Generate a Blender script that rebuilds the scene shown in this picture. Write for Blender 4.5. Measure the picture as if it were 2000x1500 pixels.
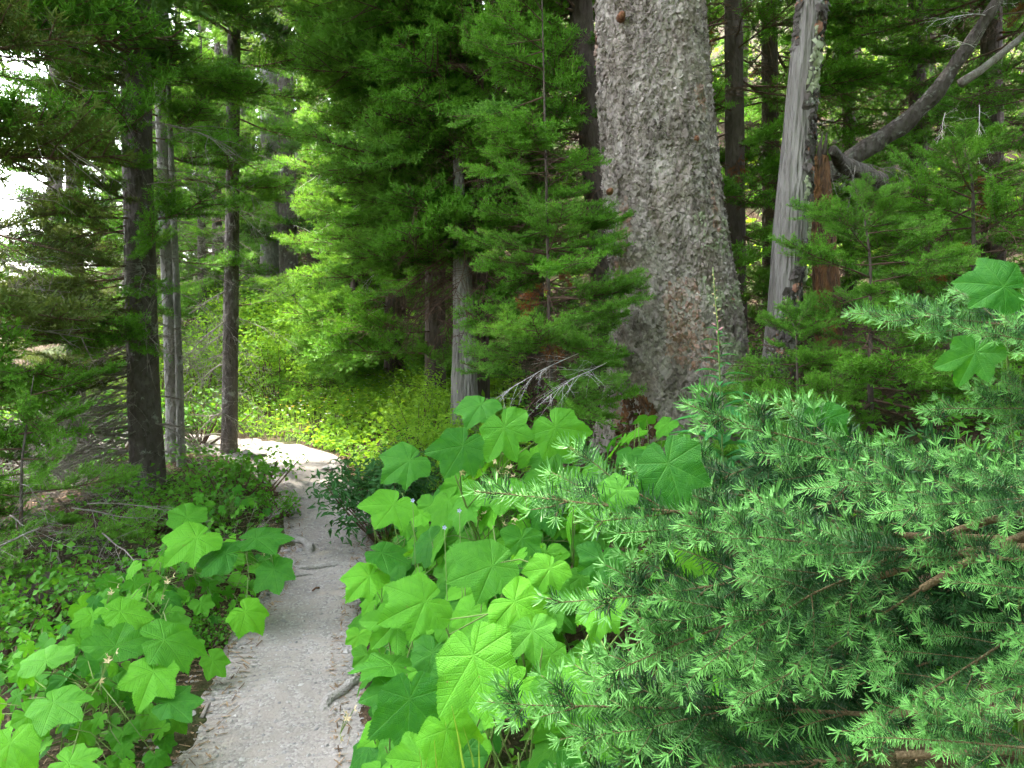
import bpy, math, random
import numpy as np
from mathutils import Vector, Matrix
R = math.radians
for o in list(bpy.data.objects): bpy.data.objects.remove(o)
scene = bpy.context.scene
COL = scene.collection

# ------------------------------------------------------------------ camera, sky, sun, exposure
PITCH = R(6.0); CAM = np.array([0.0, 0.0, 1.5]); FPX = 1400.0      # focal length in pixels of the 2000 px wide photograph
cd = bpy.data.cameras.new("camera"); cam = bpy.data.objects.new("camera", cd); COL.objects.link(cam)
cam.location = CAM; cam.rotation_euler = (R(90) - PITCH, 0, 0)
cd.sensor_width = 36.0; cd.lens = 36.0 * FPX / 2000.0; cd.clip_start = 0.05; cd.clip_end = 2000.0
scene.camera = cam
SUN_AZ, SUN_EL = R(-38.0), R(58.0)                                   # azimuth from +Y, towards +X
world = bpy.data.worlds.new("World"); scene.world = world; world.use_nodes = True
wn = world.node_tree; bg = wn.nodes["Background"]
sky = wn.nodes.new("ShaderNodeTexSky"); sky.sky_type = 'NISHITA'; sky.sun_disc = False
sky.sun_elevation = SUN_EL; sky.sun_rotation = SUN_AZ; sky.air_density = 1.0; sky.dust_density = 3.0; sky.ozone_density = 1.0
hs = wn.nodes.new('ShaderNodeHueSaturation'); hs.inputs['Saturation'].default_value = .38      # thin bright cloud: a nearly white sky
wn.links.new(sky.outputs[0], hs.inputs['Color']); wn.links.new(hs.outputs[0], bg.inputs[0]); bg.inputs[1].default_value = 0.15
sd = bpy.data.lights.new("sun", 'SUN'); sd.energy = 2.0; sd.angle = R(2.0); sd.color = (1.0, 0.93, 0.80)
sun = bpy.data.objects.new("sun", sd); COL.objects.link(sun)
sdir = Vector((math.sin(SUN_AZ) * math.cos(SUN_EL), math.cos(SUN_AZ) * math.cos(SUN_EL), math.sin(SUN_EL)))
sun.rotation_euler = sdir.to_track_quat('Z', 'Y').to_euler(); sun.location = sdir * 60
vs = scene.view_settings; vs.view_transform = 'Standard'; vs.look = 'None'; vs.gamma = 1.0; vs.use_curve_mapping = False
vs.exposure = 3.68
cy = scene.cycles; cy.use_denoising = True; cy.use_adaptive_sampling = True; cy.adaptive_threshold = .04; cy.max_bounces = 5; cy.diffuse_bounces = 3; cy.transmission_bounces = 4; cy.glossy_bounces = 2
cy.transparent_max_bounces = 4; cy.sample_clamp_indirect = 6.0
try: cy.denoiser = 'OPENIMAGEDENOISE'; cy.denoising_prefilter = 'ACCURATE'
except Exception: pass

# ------------------------------------------------------------------ helpers
FW = np.array([0, math.cos(PITCH), -math.sin(PITCH)]); UP = np.array([0, math.sin(PITCH), math.cos(PITCH)]); RT = np.array([1.0, 0, 0])
def ray(px, py): return RT * ((px - 1000) / FPX) + UP * ((750 - py) / FPX) + FW
def at(px, py, depth): return CAM + ray(px, py) * depth
def aty(px, py, Y): r = ray(px, py); return CAM + r * (Y / r[1])
def nrm(a): a = np.asarray(a, float); return a / np.maximum(np.linalg.norm(a, axis=-1, keepdims=True), 1e-9)

class Geo:
    """collects vertices and faces of one mesh"""
    def __init__(s): s.v = []; s.f3 = []; s.f4 = []; s.m3 = []; s.m4 = []; s.t = []; s.uv = []; s.n = 0
    def add(s, v, f3=None, f4=None, tone=0.5, uv=None, mat=0):
        v = np.asarray(v, float).reshape(-1, 3); k = len(v)
        s.v.append(v); s.t.append(np.broadcast_to(np.asarray(tone, float), (k,)))
        s.uv.append(np.zeros((k, 2)) if uv is None else uv)
        if f3 is not None and len(f3): f = np.asarray(f3).reshape(-1, 3) + s.n; s.f3.append(f); s.m3.append(np.full(len(f), mat))
        if f4 is not None and len(f4): f = np.asarray(f4).reshape(-1, 4) + s.n; s.f4.append(f); s.m4.append(np.full(len(f), mat))
        s.n += k; return s
    def tube(s, P, r, sides=5, tone=0.5, mat=0, cap=True):
        P = np.asarray(P, float); k = len(P); r = np.broadcast_to(np.asarray(r, float), (k,))
        T = nrm(np.gradient(P, axis=0)); ref = np.array([0, 0, 1.0]) if abs(T[0][2]) < .8 else np.array([1.0, 0, 0])
        A = nrm(np.cross(T, ref)); B = np.cross(T, A)
        a = np.linspace(0, 2 * np.pi, sides, endpoint=False)
        V = P[:, None] + r[:, None, None] * (A[:, None] * np.cos(a)[None, :, None] + B[:, None] * np.sin(a)[None, :, None])
        i = np.arange(k - 1)[:, None] * sides; j = np.arange(sides)[None]; j2 = (j + 1) % sides
        f = np.stack([i + j, i + j2, i + sides + j2, i + sides + j], -1).reshape(-1, 4)
        base = s.n; s.add(V.reshape(-1, 3), None, f, tone, None, mat)
        if cap:
            c = s.n; s.add(P[:1] - T[:1] * r[0] * .15, None, None, tone); s.f3.append(np.stack([base + (np.arange(sides) + 1) % sides, base + np.arange(sides), np.full(sides, c)], -1)); s.m3.append(np.full(sides, mat))
            c = s.n; s.add(P[-1:] + T[-1:] * r[-1] * .5, None, None, tone)
            f3 = np.stack([base + (k - 1) * sides + np.arange(sides), base + (k - 1) * sides + (np.arange(sides) + 1) % sides, np.full(sides, c)], -1)
            s.f3.append(f3); s.m3.append(np.full(sides, mat))
        return s
    def mesh(s, name, mats, smooth=True):
        me = bpy.data.meshes.new(name); V = np.concatenate(s.v)
        f3 = np.concatenate(s.f3) if s.f3 else np.zeros((0, 3), int); f4 = np.concatenate(s.f4) if s.f4 else np.zeros((0, 4), int)
        me.vertices.add(len(V)); me.vertices.foreach_set("co", V.astype(np.float32).ravel())
        li = np.concatenate([f3.ravel(), f4.ravel()]).astype(np.int32)
        me.loops.add(len(li)); me.loops.foreach_set("vertex_index", li)
        ls = np.concatenate([np.arange(len(f3)) * 3, len(f3) * 3 + np.arange(len(f4)) * 4]).astype(np.int32)
        me.polygons.add(len(ls)); me.polygons.foreach_set("loop_start", ls)
        mi = np.concatenate([*s.m3, *s.m4]) if (s.m3 or s.m4) else np.zeros(0)
        for m in (mats if isinstance(mats, (list, tuple)) else [mats]): me.materials.append(m)
        me.polygons.foreach_set("material_index", mi.astype(np.int32))
        me.polygons.foreach_set("use_smooth", np.full(len(ls), smooth, dtype=bool))
        me.update(calc_edges=True)
        at_ = me.attributes.new("tone", 'FLOAT', 'POINT'); at_.data.foreach_set("value", np.concatenate(s.t).astype(np.float32))
        uv = np.concatenate(s.uv)
        if uv.any():
            a = me.attributes.new("vein", 'FLOAT_VECTOR', 'POINT')
            a.data.foreach_set("vector", np.concatenate([uv, np.zeros((len(uv), 1))], 1).astype(np.float32).ravel())
        me.update(); return me

def link(name, data, parent=None, M=None, kind=None, label=None, cat=None, group=None):
    o = bpy.data.objects.new(name, data); COL.objects.link(o)
    if parent is not None: o.parent = parent
    if M is not None: o.matrix_basis = M
    if kind: o["kind"] = kind
    if label: o["label"] = label
    if cat: o["category"] = cat
    if group: o["group"] = group
    return o
def thing(name, loc, label, cat, group=None):
    return link(name, None, None, Matrix.Translation(Vector(loc)), None, label, cat, group)
def frame(x, up=(0, 0, 1), roll=0.0, s=1.0, loc=(0, 0, 0), sy=None):
    x = nrm(x); u = np.asarray(up, float); y = np.cross(u, x)
    if np.linalg.norm(y) < 1e-4: y = np.cross((0, 1, 0), x)
    y = nrm(y); z = np.cross(x, y); c, sn = math.cos(roll), math.sin(roll)
    y, z = y * c + z * sn, z * c - y * sn
    sy = s if sy is None else sy
    m = Matrix.Identity(4)
    for i in range(3): m[i][0] = x[i] * s; m[i][1] = y[i] * sy; m[i][2] = z[i] * s; m[i][3] = loc[i]
    return m

# value noise for shaping geometry
_rs = np.random.RandomState(7); _lat = _rs.rand(64, 64, 64)
def noise3(P):
    P = np.asarray(P, float); i = np.floor(P).astype(int); f = P - i; f = f * f * (3 - 2 * f); o = 0
    for dx in (0, 1):
        for dy in (0, 1):
            for dz in (0, 1):
                w = (f[..., 0] if dx else 1 - f[..., 0]) * (f[..., 1] if dy else 1 - f[..., 1]) * (f[..., 2] if dz else 1 - f[..., 2])
                o = o + w * _lat[(i[..., 0] + dx) % 64, (i[..., 1] + dy) % 64, (i[..., 2] + dz) % 64]
    return o - .5
def fbm(P, oct=3):
    P = np.asarray(P, float); return sum(noise3(P * 2 ** k + 9.1 * k) / 2 ** k for k in range(oct))

# ------------------------------------------------------------------ materials
class NT:
    def __init__(s, name):
        s.m = bpy.data.materials.new(name); s.m.use_nodes = True; s.t = s.m.node_tree; s.N = s.t.nodes; s.N.clear()
        s.out = s.N.new("ShaderNodeOutputMaterial")
    def n(s, typ, **kw):
        x = s.N.new("ShaderNode" + typ)
        for k, v in kw.items(): setattr(x, k, v)
        return x
    def l(s, a, b): s.t.links.new(a, b)
    def val(s, inp, v):
        if hasattr(v, "type") and hasattr(v, "links"): s.l(v, inp)
        else: inp.default_value = v
    def math(s, op, a, b=0.0, c=None, clamp=False):
        x = s.n("Math", operation=op, use_clamp=clamp); s.val(x.inputs[0], a); s.val(x.inputs[1], b)
        if c is not None: s.val(x.inputs[2], c)
        return x.outputs[0]
    def mix(s, f, a, b, mode='MIX'):
        x = s.n("Mix", data_type='RGBA', blend_type=mode); s.val(x.inputs[0], f)
        s.val(x.inputs[6], a if not isinstance(a, tuple) else (*a, 1)); s.val(x.inputs[7], b if not isinstance(b, tuple) else (*b, 1))
        return x.outputs[2]
    def ramp(s, f, lo, hi):
        x = s.n("MapRange", clamp=True); s.val(x.inputs[0], f); x.inputs[1].default_value = lo; x.inputs[2].default_value = hi
        return x.outputs[0]
    def noise(s, scale, detail=3, vec=None, rough=.55, dist=0.0):
        x = s.n("TexNoise"); x.inputs["Scale"].default_value = scale; x.inputs["Detail"].default_value = detail
        x.inputs["Roughness"].default_value = rough; x.inputs["Distortion"].default_value = dist
        if vec is not None: s.l(vec, x.inputs["Vector"])
        return x.outputs["Fac"]
    def voro(s, scale, vec=None, feature='F1', out="Distance"):
        x = s.n("TexVoronoi", feature=feature); x.inputs["Scale"].default_value = scale
        if vec is not None: s.l(vec, x.inputs["Vector"])
        return x.outputs[out]
    def coord(s, sc=(1, 1, 1)):
        c = s.n("TexCoord"); mp = s.n("Mapping"); mp.inputs["Scale"].default_value = sc; s.l(c.outputs["Object"], mp.inputs[0]); return mp.outputs[0]
    def attr(s, name, out="Fac"): a = s.n("Attribute", attribute_name=name); return a.outputs[out]
    def bump(s, h, strength, dist):
        b = s.n("Bump"); b.inputs["Strength"].default_value = strength; b.inputs["Distance"].default_value = dist; s.l(h, b.inputs["Height"]); return b.outputs[0]
    def bsdf(s, col, rough=.7, spec=.3, nor=None, trans=None, tfac=.35):
        p = s.n("BsdfPrincipled"); s.val(p.inputs["Base Color"], col if not isinstance(col, tuple) else (*col, 1)); s.val(p.inputs["Roughness"], rough)
        p.inputs["Specular IOR Level"].default_value = spec
        if nor is not None: s.l(nor, p.inputs["Normal"])
        o = p.outputs[0]
        if trans is not None:
            t = s.n("BsdfTranslucent"); s.val(t.inputs[0], trans if not isinstance(trans, tuple) else (*trans, 1))
            if nor is not None: s.l(nor, t.inputs["Normal"])
            mx = s.n("MixShader"); mx.inputs[0].default_value = tfac; s.l(o, mx.inputs[1]); s.l(t.outputs[0], mx.inputs[2]); o = mx.outputs[0]
        s.l(o, s.out.inputs[0]); return s.m

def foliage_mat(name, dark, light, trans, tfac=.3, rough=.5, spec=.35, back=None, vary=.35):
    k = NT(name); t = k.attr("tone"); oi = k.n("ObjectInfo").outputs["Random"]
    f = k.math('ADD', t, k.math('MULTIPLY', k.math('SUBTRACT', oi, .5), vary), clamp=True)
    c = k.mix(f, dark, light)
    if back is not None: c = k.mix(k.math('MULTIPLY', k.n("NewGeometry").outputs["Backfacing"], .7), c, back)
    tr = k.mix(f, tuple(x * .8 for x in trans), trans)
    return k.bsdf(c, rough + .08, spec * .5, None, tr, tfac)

M = {}
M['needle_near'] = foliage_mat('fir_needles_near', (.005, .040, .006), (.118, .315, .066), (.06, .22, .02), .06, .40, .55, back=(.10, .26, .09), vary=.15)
M['needle_shaded'] = foliage_mat('fir_needles_shaded', (.005, .026, .006), (.022, .085, .020), (.02, .08, .01), .08, .5, .25, vary=.2)  # darkened copy of the near needles, standing in for shade inside the boughs
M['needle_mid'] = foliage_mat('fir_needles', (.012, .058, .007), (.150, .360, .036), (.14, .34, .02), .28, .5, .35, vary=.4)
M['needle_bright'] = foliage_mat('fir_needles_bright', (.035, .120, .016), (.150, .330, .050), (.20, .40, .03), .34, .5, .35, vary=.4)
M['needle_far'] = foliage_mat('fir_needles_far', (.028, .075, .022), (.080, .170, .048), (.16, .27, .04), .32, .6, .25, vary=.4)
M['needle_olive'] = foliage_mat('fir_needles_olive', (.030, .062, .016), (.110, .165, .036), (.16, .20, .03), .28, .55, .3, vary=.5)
M['needle_dead'] = foliage_mat('fir_needles_dead', (.11, .035, .012), (.26, .095, .03), (.2, .07, .02), .2, .7, .2)
M['small_leaf'] = foliage_mat('small_leaves', (.030, .130, .012), (.110, .300, .030), (.18, .44, .02), .35, .45, .35)
M['bright_leaf'] = foliage_mat('bright_leaves', (.080, .230, .016), (.230, .430, .045), (.36, .60, .03), .42, .5, .3)
M['dark_leaf'] = foliage_mat('dark_leaves', (.020, .080, .020), (.050, .150, .040), (.08, .22, .03), .25, .42, .4)
M['grass'] = foliage_mat('grass_blades', (.060, .170, .018), (.210, .360, .050), (.28, .46, .04), .35, .55, .3)
M['fireweed'] = foliage_mat('fireweed_leaves', (.020, .130, .030), (.045, .210, .055), (.07, .30, .03), .3, .4, .4)

def leaf_mat():
    k = NT('thimbleberry_leaf'); v = k.attr("vein", "Vector"); sp = k.n("SeparateXYZ"); k.l(v, sp.inputs[0]); s, t = sp.outputs[0], sp.outputs[1]
    oi = k.n("ObjectInfo").outputs["Random"]; co = k.coord()
    main = k.math('SUBTRACT', 1.0, k.ramp(t, .004, .020), clamp=True)
    ph = k.math('FRACT', k.math('MULTIPLY', k.math('SUBTRACT', s, k.math('MULTIPLY', t, .75)), 8.0))
    sec = k.math('SUBTRACT', 1.0, k.ramp(k.math('ABSOLUTE', k.math('SUBTRACT', ph, .5)), .02, .13), clamp=True)
    ph2 = k.math('FRACT', k.math('MULTIPLY', k.math('ADD', t, k.math('MULTIPLY', s, .5)), 26.0))
    ter = k.math('SUBTRACT', 1.0, k.ramp(k.math('ABSOLUTE', k.math('SUBTRACT', ph2, .5)), .05, .3), clamp=True)
    cell = k.voro(38, co)
    h = k.math('SUBTRACT', k.math('MULTIPLY', cell, .18), k.math('ADD', k.math('MULTIPLY', main, .9), k.math('ADD', k.math('MULTIPLY', sec, .6), k.math('MULTIPLY', ter, .12))))
    nz = k.noise(5.0, 3, co); n2 = k.noise(42.0, 2, co)
    f = k.math('SUBTRACT', k.math('ADD', k.math('MULTIPLY', oi, 1.0), k.math('MULTIPLY', nz, .6)), .3, clamp=True)
    c = k.mix(f, (.018, .115, .010), (.095, .330, .014))
    c = k.mix(k.math('MULTIPLY', main, .16), c, (.15, .36, .05)); c = k.mix(k.math('MULTIPLY', sec, .16), c, (.03, .13, .015))
    c = k.mix(k.math('MULTIPLY', k.ramp(n2, .70, .76), .35), c, (.26, .36, .07))
    br = k.math('MULTIPLY', k.ramp(k.noise(16.0, 3, co), .69, .73), k.ramp(oi, .3, .6)); c = k.mix(k.math('MULTIPLY', br, .8), c, (.16, .10, .03))
    yl = k.ramp(k.math('ADD', k.math('MULTIPLY', k.noise(2.3, 2, co), .6), k.math('MULTIPLY', oi, .4)), .70, .85)
    c = k.mix(k.math('MULTIPLY', yl, .28), c, (.22, .35, .04))
    c = k.mix(k.math('MULTIPLY', k.n("NewGeometry").outputs["Backfacing"], .55), c, (.12, .30, .06))
    return k.bsdf(c, .58, .18, k.bump(h, .30, .02), k.mix(f, (.08, .36, .01), (.22, .56, .015)), .34)
M['leaf'] = leaf_mat()

def bark_mat(name, a, b, c, sc=1.0, vscale=.35, bs=.8, lichen=None, rough=.85):
    k = NT(name); co = k.coord((sc, sc, sc * vscale)); t = k.attr("tone")
    n1 = k.noise(6, 4, co, .6, .5); n2 = k.noise(28, 4, co, .65); v = k.voro(24, co)
    col = k.mix(k.ramp(n1, .35, .68), a, b); col = k.mix(k.math('MULTIPLY', k.ramp(n2, .52, .70), .7), col, c)
    col = k.mix(k.ramp(t, .5, 1.0), col, (.30, .13, .075)); col = k.mix(k.ramp(t, .45, 0.0), col, tuple(x * .45 for x in a))
    if lichen: 
        co2 = k.coord(); col = k.mix(k.math('MULTIPLY', k.ramp(k.noise(9, 5, co2, .7), .58, .66), .8), col, lichen)
    h = k.math('ADD', k.math('MULTIPLY', n2, 1.0), k.math('MULTIPLY', v, 1.2))
    return k.bsdf(col, rough, .2, k.bump(h, bs, .02))
M['bark_big'] = bark_mat('spruce_bark', (.25, .205, .175), (.46, .41, .37), (.085, .062, .050), 1.0, .6, 1.0)
M['bark_fir'] = bark_mat('fir_bark', (.070, .056, .048), (.15, .13, .118), (.04, .032, .028), 1.2, .5, .9, lichen=(.30, .31, .27))
M['bark_dark'] = bark_mat('dark_bark', (.065, .048, .040), (.120, .095, .080), (.035, .028, .022), 1.0, .4, .8)
M['bark_pale'] = bark_mat('pale_bark', (.16, .15, .14), (.29, .28, .26), (.08, .07, .06), 1.5, .5, .6, lichen=(.40, .41, .38))
M['bark_warm'] = bark_mat('warm_bark', (.24, .12, .06), (.36, .21, .12), (.12, .06, .03), 1.0, .4, .6)
M['wood_grey'] = bark_mat('weathered_wood', (.15, .135, .12), (.28, .26, .24), (.05, .042, .035), 2.0, .12, 1.0)
M['wood_orange'] = bark_mat('rotten_wood', (.11, .065, .045), (.26, .12, .045), (.04, .028, .02), 3.0, .25, 1.0)
M['twig_dead'] = bark_mat('dead_twig', (.17, .145, .125), (.30, .275, .25), (.09, .075, .06), 6, .6, .4)
M['twig_brown'] = bark_mat('brown_twig', (.085, .050, .034), (.15, .095, .068), (.05, .03, .02), 6, .6, .4)
M['twig_pale'] = bark_mat('bleached_twig', (.42, .39, .37), (.58, .55, .53), (.24, .21, .19), 6, .6, .3)
M['twig_near'] = bark_mat('fir_twig', (.10, .07, .035), (.17, .13, .07), (.06, .04, .02), 12, .6, .4)
def plain(name, col, rough=.7, spec=.3, trans=None):
    k = NT(name); oi = k.n("ObjectInfo").outputs["Random"]; nz = k.noise(30, 3, k.coord())
    c = k.mix(k.math('MULTIPLY', nz, .6), col, tuple(x * .6 for x in col)); return k.bsdf(c, rough, spec, None, trans, .3)
M['stem'] = plain('green_stem', (.14, .22, .05), .55, .3)
M['cream'] = plain('cream_sepal', (.62, .50, .30), .6, .2, (.6, .5, .25))
M['yellow'] = plain('yellow_petal', (.75, .50, .03), .6, .2, (.7, .5, .02))
M['white'] = plain('white_petal', (.78, .76, .74), .6, .2, (.7, .7, .6))
M['lilac'] = plain('lilac_petal', (.50, .50, .78), .6, .2)
M['pink'] = plain('pink_bud', (.50, .25, .28), .6, .2)
M['blueleaf'] = M['needle_near']

def ground_mat():
    k = NT('forest_floor'); co = k.coord(); n1 = k.noise(1.4, 4, co); n2 = k.noise(45, 4, co, .7); n3 = k.noise(9, 4, co)
    c = k.mix(k.ramp(n2, .35, .7), (.035, .024, .016), (.13, .085, .055)); c = k.mix(k.math('MULTIPLY', k.ramp(n1, .45, .62), .7), c, (.030, .060, .014))
    return k.bsdf(c, .95, .1, k.bump(k.math('ADD', n2, n3), 1.0, .03))
M['ground'] = ground_mat()
def path_mat():
    k = NT('gravel_path'); co = k.coord(); n1 = k.noise(2.2, 5, co, .6); n2 = k.noise(70, 4, co, .7); v = k.voro(95, co); vc = k.voro(95, co, out="Color"); n3 = k.noise(14, 4, co)
    e = k.attr("tone")
    c = k.mix(k.ramp(n1, .35, .68), (.205, .185, .168), (.300, .270, .240))
    hs = k.n("SeparateColor"); k.l(vc, hs.inputs[0])
    st = k.math('MULTIPLY', k.ramp(k.math('ADD', n3, k.math('MULTIPLY', e, .35)), .40, .66), .62)
    c = k.mix(st, c, k.mix(hs.outputs[0], (.11, .105, .105), (.40, .38, .36)))
    c = k.mix(k.math('MULTIPLY', k.ramp(n2, .56, .70), .45), c, (.13, .115, .105))
    c = k.mix(k.math('MULTIPLY', k.ramp(k.noise(3.1, 3, co), .63, .72), .4), c, (.44, .36, .27))
    c = k.mix(k.math('MULTIPLY', k.math('MULTIPLY', e, e), .55), c, (.15, .10, .075))
    h = k.math('ADD', k.math('MULTIPLY', k.math('SUBTRACT', 1.0, v), k.math('ADD', st, .25)), k.math('MULTIPLY', n2, .6))
    return k.bsdf(c, .92, .2, k.bump(h, .6, .010))
M['path'] = path_mat()
def stone_mat():
    k = NT('stone'); t = k.attr("tone"); oi = k.n("ObjectInfo").outputs["Random"]; nz = k.noise(60, 4, k.coord())
    c = k.mix(t, (.14, .14, .15), (.42, .40, .385)); c = k.mix(k.math('MULTIPLY', nz, .5), c, (.22, .20, .18)); return k.bsdf(c, .85, .25)
M['stone'] = stone_mat()
def litter_mat():
    k = NT('litter'); t = k.attr("tone"); c = k.mix(t, (.07, .045, .028), (.30, .21, .13)); return k.bsdf(c, .9, .15)
M['litter'] = litter_mat()

# ------------------------------------------------------------------ terrain
PC = np.array([(-.30, -3), (-.42, 0), (-.60, 1.2), (-.79, 2.2), (-.99, 3.12), (-1.10, 4.1), (-1.36, 5.2), (-1.68, 5.96), (-2.15, 7.0), (-2.85, 7.65), (-4.0, 8.1), (-6.0, 8.3), (-12, 8.6)])
PWD = np.array([.42, .42, .42, .40, .325, .30, .33, .38, .47, .48, .5, .5, .5])
_s = np.concatenate([[0], np.cumsum(np.linalg.norm(np.diff(PC, axis=0), axis=1))])
def _smooth(a, k=9):
    a = np.pad(a, (k, k), mode='edge'); return np.convolve(a, np.ones(2 * k + 1) / (2 * k + 1), 'valid')
_ss = np.arange(0, _s[-1], .04)
PX, PY, PW = (_smooth(np.interp(_ss, _s, a)) for a in (PC[:, 0], PC[:, 1], PWD))
PT = nrm(np.stack([np.gradient(PX), np.gradient(PY)], -1))
def path_d(x, y):
    """distance outside the path edge and side (+1 = uphill side)"""
    x = np.asarray(x, float); y = np.asarray(y, float); sh = x.shape; x = x.ravel(); y = y.ravel()
    D = np.empty(len(x)); S = np.empty(len(x)); A = PX[::3]; B = PY[::3]; W = PW[::3]; T = PT[::3]
    for i in range(0, len(x), 4000):
        dx = x[i:i + 4000, None] - A; dy = y[i:i + 4000, None] - B; d2 = dx * dx + dy * dy; k = d2.argmin(1); r = np.arange(len(k))
        D[i:i + 4000] = np.sqrt(d2[r, k]) - W[k]; S[i:i + 4000] = np.sign(dx[r, k] * T[k, 1] - dy[r, k] * T[k, 0])
    return D.reshape(sh), S.reshape(sh)
def sst(a, b, x): t = np.clip((np.asarray(x, float) - a) / (b - a), 0, 1); return t * t * (3 - 2 * t)
def gz(x, y):
    x = np.asarray(x, float); y = np.asarray(y, float); d, s = path_d(x, y); d = np.maximum(d, 0)
    slope = .10 + .22 * sst(-3.0, -.6, x)
    zr = slope * 14 * (1 - np.exp(-d / 14)); zl = .06 * sst(0, .25, d) - .07 * np.minimum(d, 14)
    P = np.stack([x, y, x * 0], -1)
    return np.where(s > 0, zr, zl) + .10 * sst(0, .6, d) * fbm(P * 1.3) + .3 * sst(3, 10, d) * fbm(P * .25) + .42 * np.maximum(y - 12.5, 0) * sst(-13, -4, x) * np.where(s > 0, 1, 0)
def g3(x, y): return np.array([x, y, float(gz(x, y))])

def grid_axis(lo, hi, core0, core1, step, far):
    a = list(np.arange(core0, core1, step)); s = step
    v = core1
    while v < hi: a.append(v); s *= 1.25; v += min(s, far)
    a.append(hi); v = core0; s = step; b = []
    while v > lo: s *= 1.25; v -= min(s, far); b.append(v)
    return np.array(b[::-1] + a)
gx = grid_axis(-90, 90, -4.5, 2.5, .045, 6); gy = grid_axis(-12, 150, .6, 9.0, .045, 6)
X, Y = np.meshgrid(gx, gy); d_, _ = path_d(X, Y)
Z = gz(X, Y) - .06 * (1 - sst(-.24, -.05, d_)); ny, nx = X.shape
i = np.arange(ny - 1)[:, None] * nx; j = np.arange(nx - 1)[None]
link('ground', Geo().add(np.stack([X, Y, Z], -1), None, np.stack([i + j, i + j + 1, i + nx + j + 1, i + nx + j], -1)).mesh('ground', M['ground']), kind='structure')
# path sheet
cu = np.linspace(-1, 1, 45); NX = np.stack([PT[:, 1], -PT[:, 0]], -1)
wob = 1 + .16 * noise3(np.stack([_ss * 1.6, _ss * 0, _ss * 0], -1))[:, None] * np.abs(cu)
XX = PX[:, None] + NX[:, 0:1] * cu * PW[:, None] * 1.12 * wob; YY = PY[:, None] + NX[:, 1:2] * cu * PW[:, None] * 1.12 * wob
PP = np.stack([XX, YY, XX * 0], -1)
path_z = lambda x, y, c: gz(x, y) + .012 - .045 * sst(.80, 1.0, np.abs(c)) - .018 * (1 - np.abs(c) ** 2) + .035 * fbm(np.stack([x, y, x * 0], -1) * 2.2) + .010 * fbm(np.stack([x, y, x * 0], -1) * 11)
ZZ = path_z(XX, YY, np.broadcast_to(cu, XX.shape)); n_, m_ = XX.shape
i = np.arange(n_ - 1)[:, None] * m_; j = np.arange(m_ - 1)[None]
link('path', Geo().add(np.stack([XX, YY, ZZ], -1), None, np.stack([i + j, i + j + 1, i + m_ + j + 1, i + m_ + j], -1), tone=np.broadcast_to(sst(.55, 1.0, np.abs(cu)), XX.shape).ravel()).mesh('path', M['path']), kind='structure')
def on_path(si, c):
    k = int(np.clip(si / .04, 0, len(PX) - 1)); x = PX[k] + NX[k, 0] * c * PW[k]; y = PY[k] + NX[k, 1] * c * PW[k]
    return np.array([x, y, float(path_z(np.array(x), np.array(y), np.array(c)))])

# loose gravel: small stones nobody could count
rng = np.random.RandomState(3)
N = 15000; si = 3.2 + 6.3 * rng.rand(N) ** 1.4; c = np.clip(rng.randn(N) * .60, -1.22, 1.22); c = np.where(rng.rand(N) < .45, np.sign(c) * (.72 + .42 * rng.rand(N)), c)
k = (si / .04).astype(int); x = PX[k] + NX[k, 0] * c * PW[k]; y = PY[k] + NX[k, 1] * c * PW[k]
z = np.where(np.abs(c) < 1.0, path_z(x, y, c), gz(x, y))
sz = .0030 * np.exp(rng.randn(N) * .50) * (1 + .35 * sst(.6, 1, np.abs(c)))
octv = np.array([(1, 0, 0), (-1, 0, 0), (0, 1, 0), (0, -1, 0), (0, 0, 1), (0, 0, -1)], float)
octf = np.array([(0, 2, 4), (2, 1, 4), (1, 3, 4), (3, 0, 4), (2, 0, 5), (1, 2, 5), (3, 1, 5), (0, 3, 5)])
a = rng.rand(N) * 6.283; jit = .65 + .7 * rng.rand(N, 6, 1); V = octv[None] * jit * np.stack([1 + .5 * rng.rand(N), np.ones(N), .5 + .25 * rng.rand(N)], -1)[:, None]
V = np.stack([V[..., 0] * np.cos(a)[:, None] - V[..., 1] * np.sin(a)[:, None], V[..., 0] * np.sin(a)[:, None] + V[..., 1] * np.cos(a)[:, None], V[..., 2]], -1) * sz[:, None, None] + np.stack([x, y, z + sz * .15], -1)[:, None]
link('gravel', Geo().add(V, (octf[None] + np.arange(N)[:, None, None] * 6).reshape(-1, 3), tone=np.repeat(rng.rand(N), 6)).mesh('gravel', M['stone'], False), kind='stuff', label='loose grey gravel scattered over the trail')
# litter: needles, chips and crumbs along both edges and under the trees
N = 26000; si = 3.0 + 7.5 * rng.rand(N) ** 1.2; c = np.sign(rng.randn(N)) * (.80 + np.abs(rng.randn(N)) * np.where(rng.rand(N) < .5, .3, 2.2)); c = np.where(rng.rand(N) < .10, c * .6, c)
k = (si / .04).astype(int); x = PX[k] + NX[k, 0] * c * PW[k]; y = PY[k] + NX[k, 1] * c * PW[k]; z = np.where(np.abs(c) < 1, path_z(x, y, c), gz(x, y)) + .004
a = rng.rand(N) * 6.283; L = .006 + .022 * rng.rand(N) ** 2; w = .0012 + .0022 * rng.rand(N)
dx = np.stack([np.cos(a), np.sin(a), .25 * rng.randn(N)], -1) * L[:, None]; dw = np.stack([-np.sin(a), np.cos(a), .2 * rng.randn(N)], -1) * w[:, None]; p = np.stack([x, y, z], -1)
V = np.stack([p - dx - dw, p - dx + dw, p + dx + dw, p + dx - dw], 1)
link('litter', Geo().add(V, None, np.arange(N * 4).reshape(-1, 4), tone=np.repeat(rng.rand(N), 4)).mesh('litter', M['litter'], False), kind='stuff', label='brown fallen needles and wood chips along the trail edges')

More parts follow.
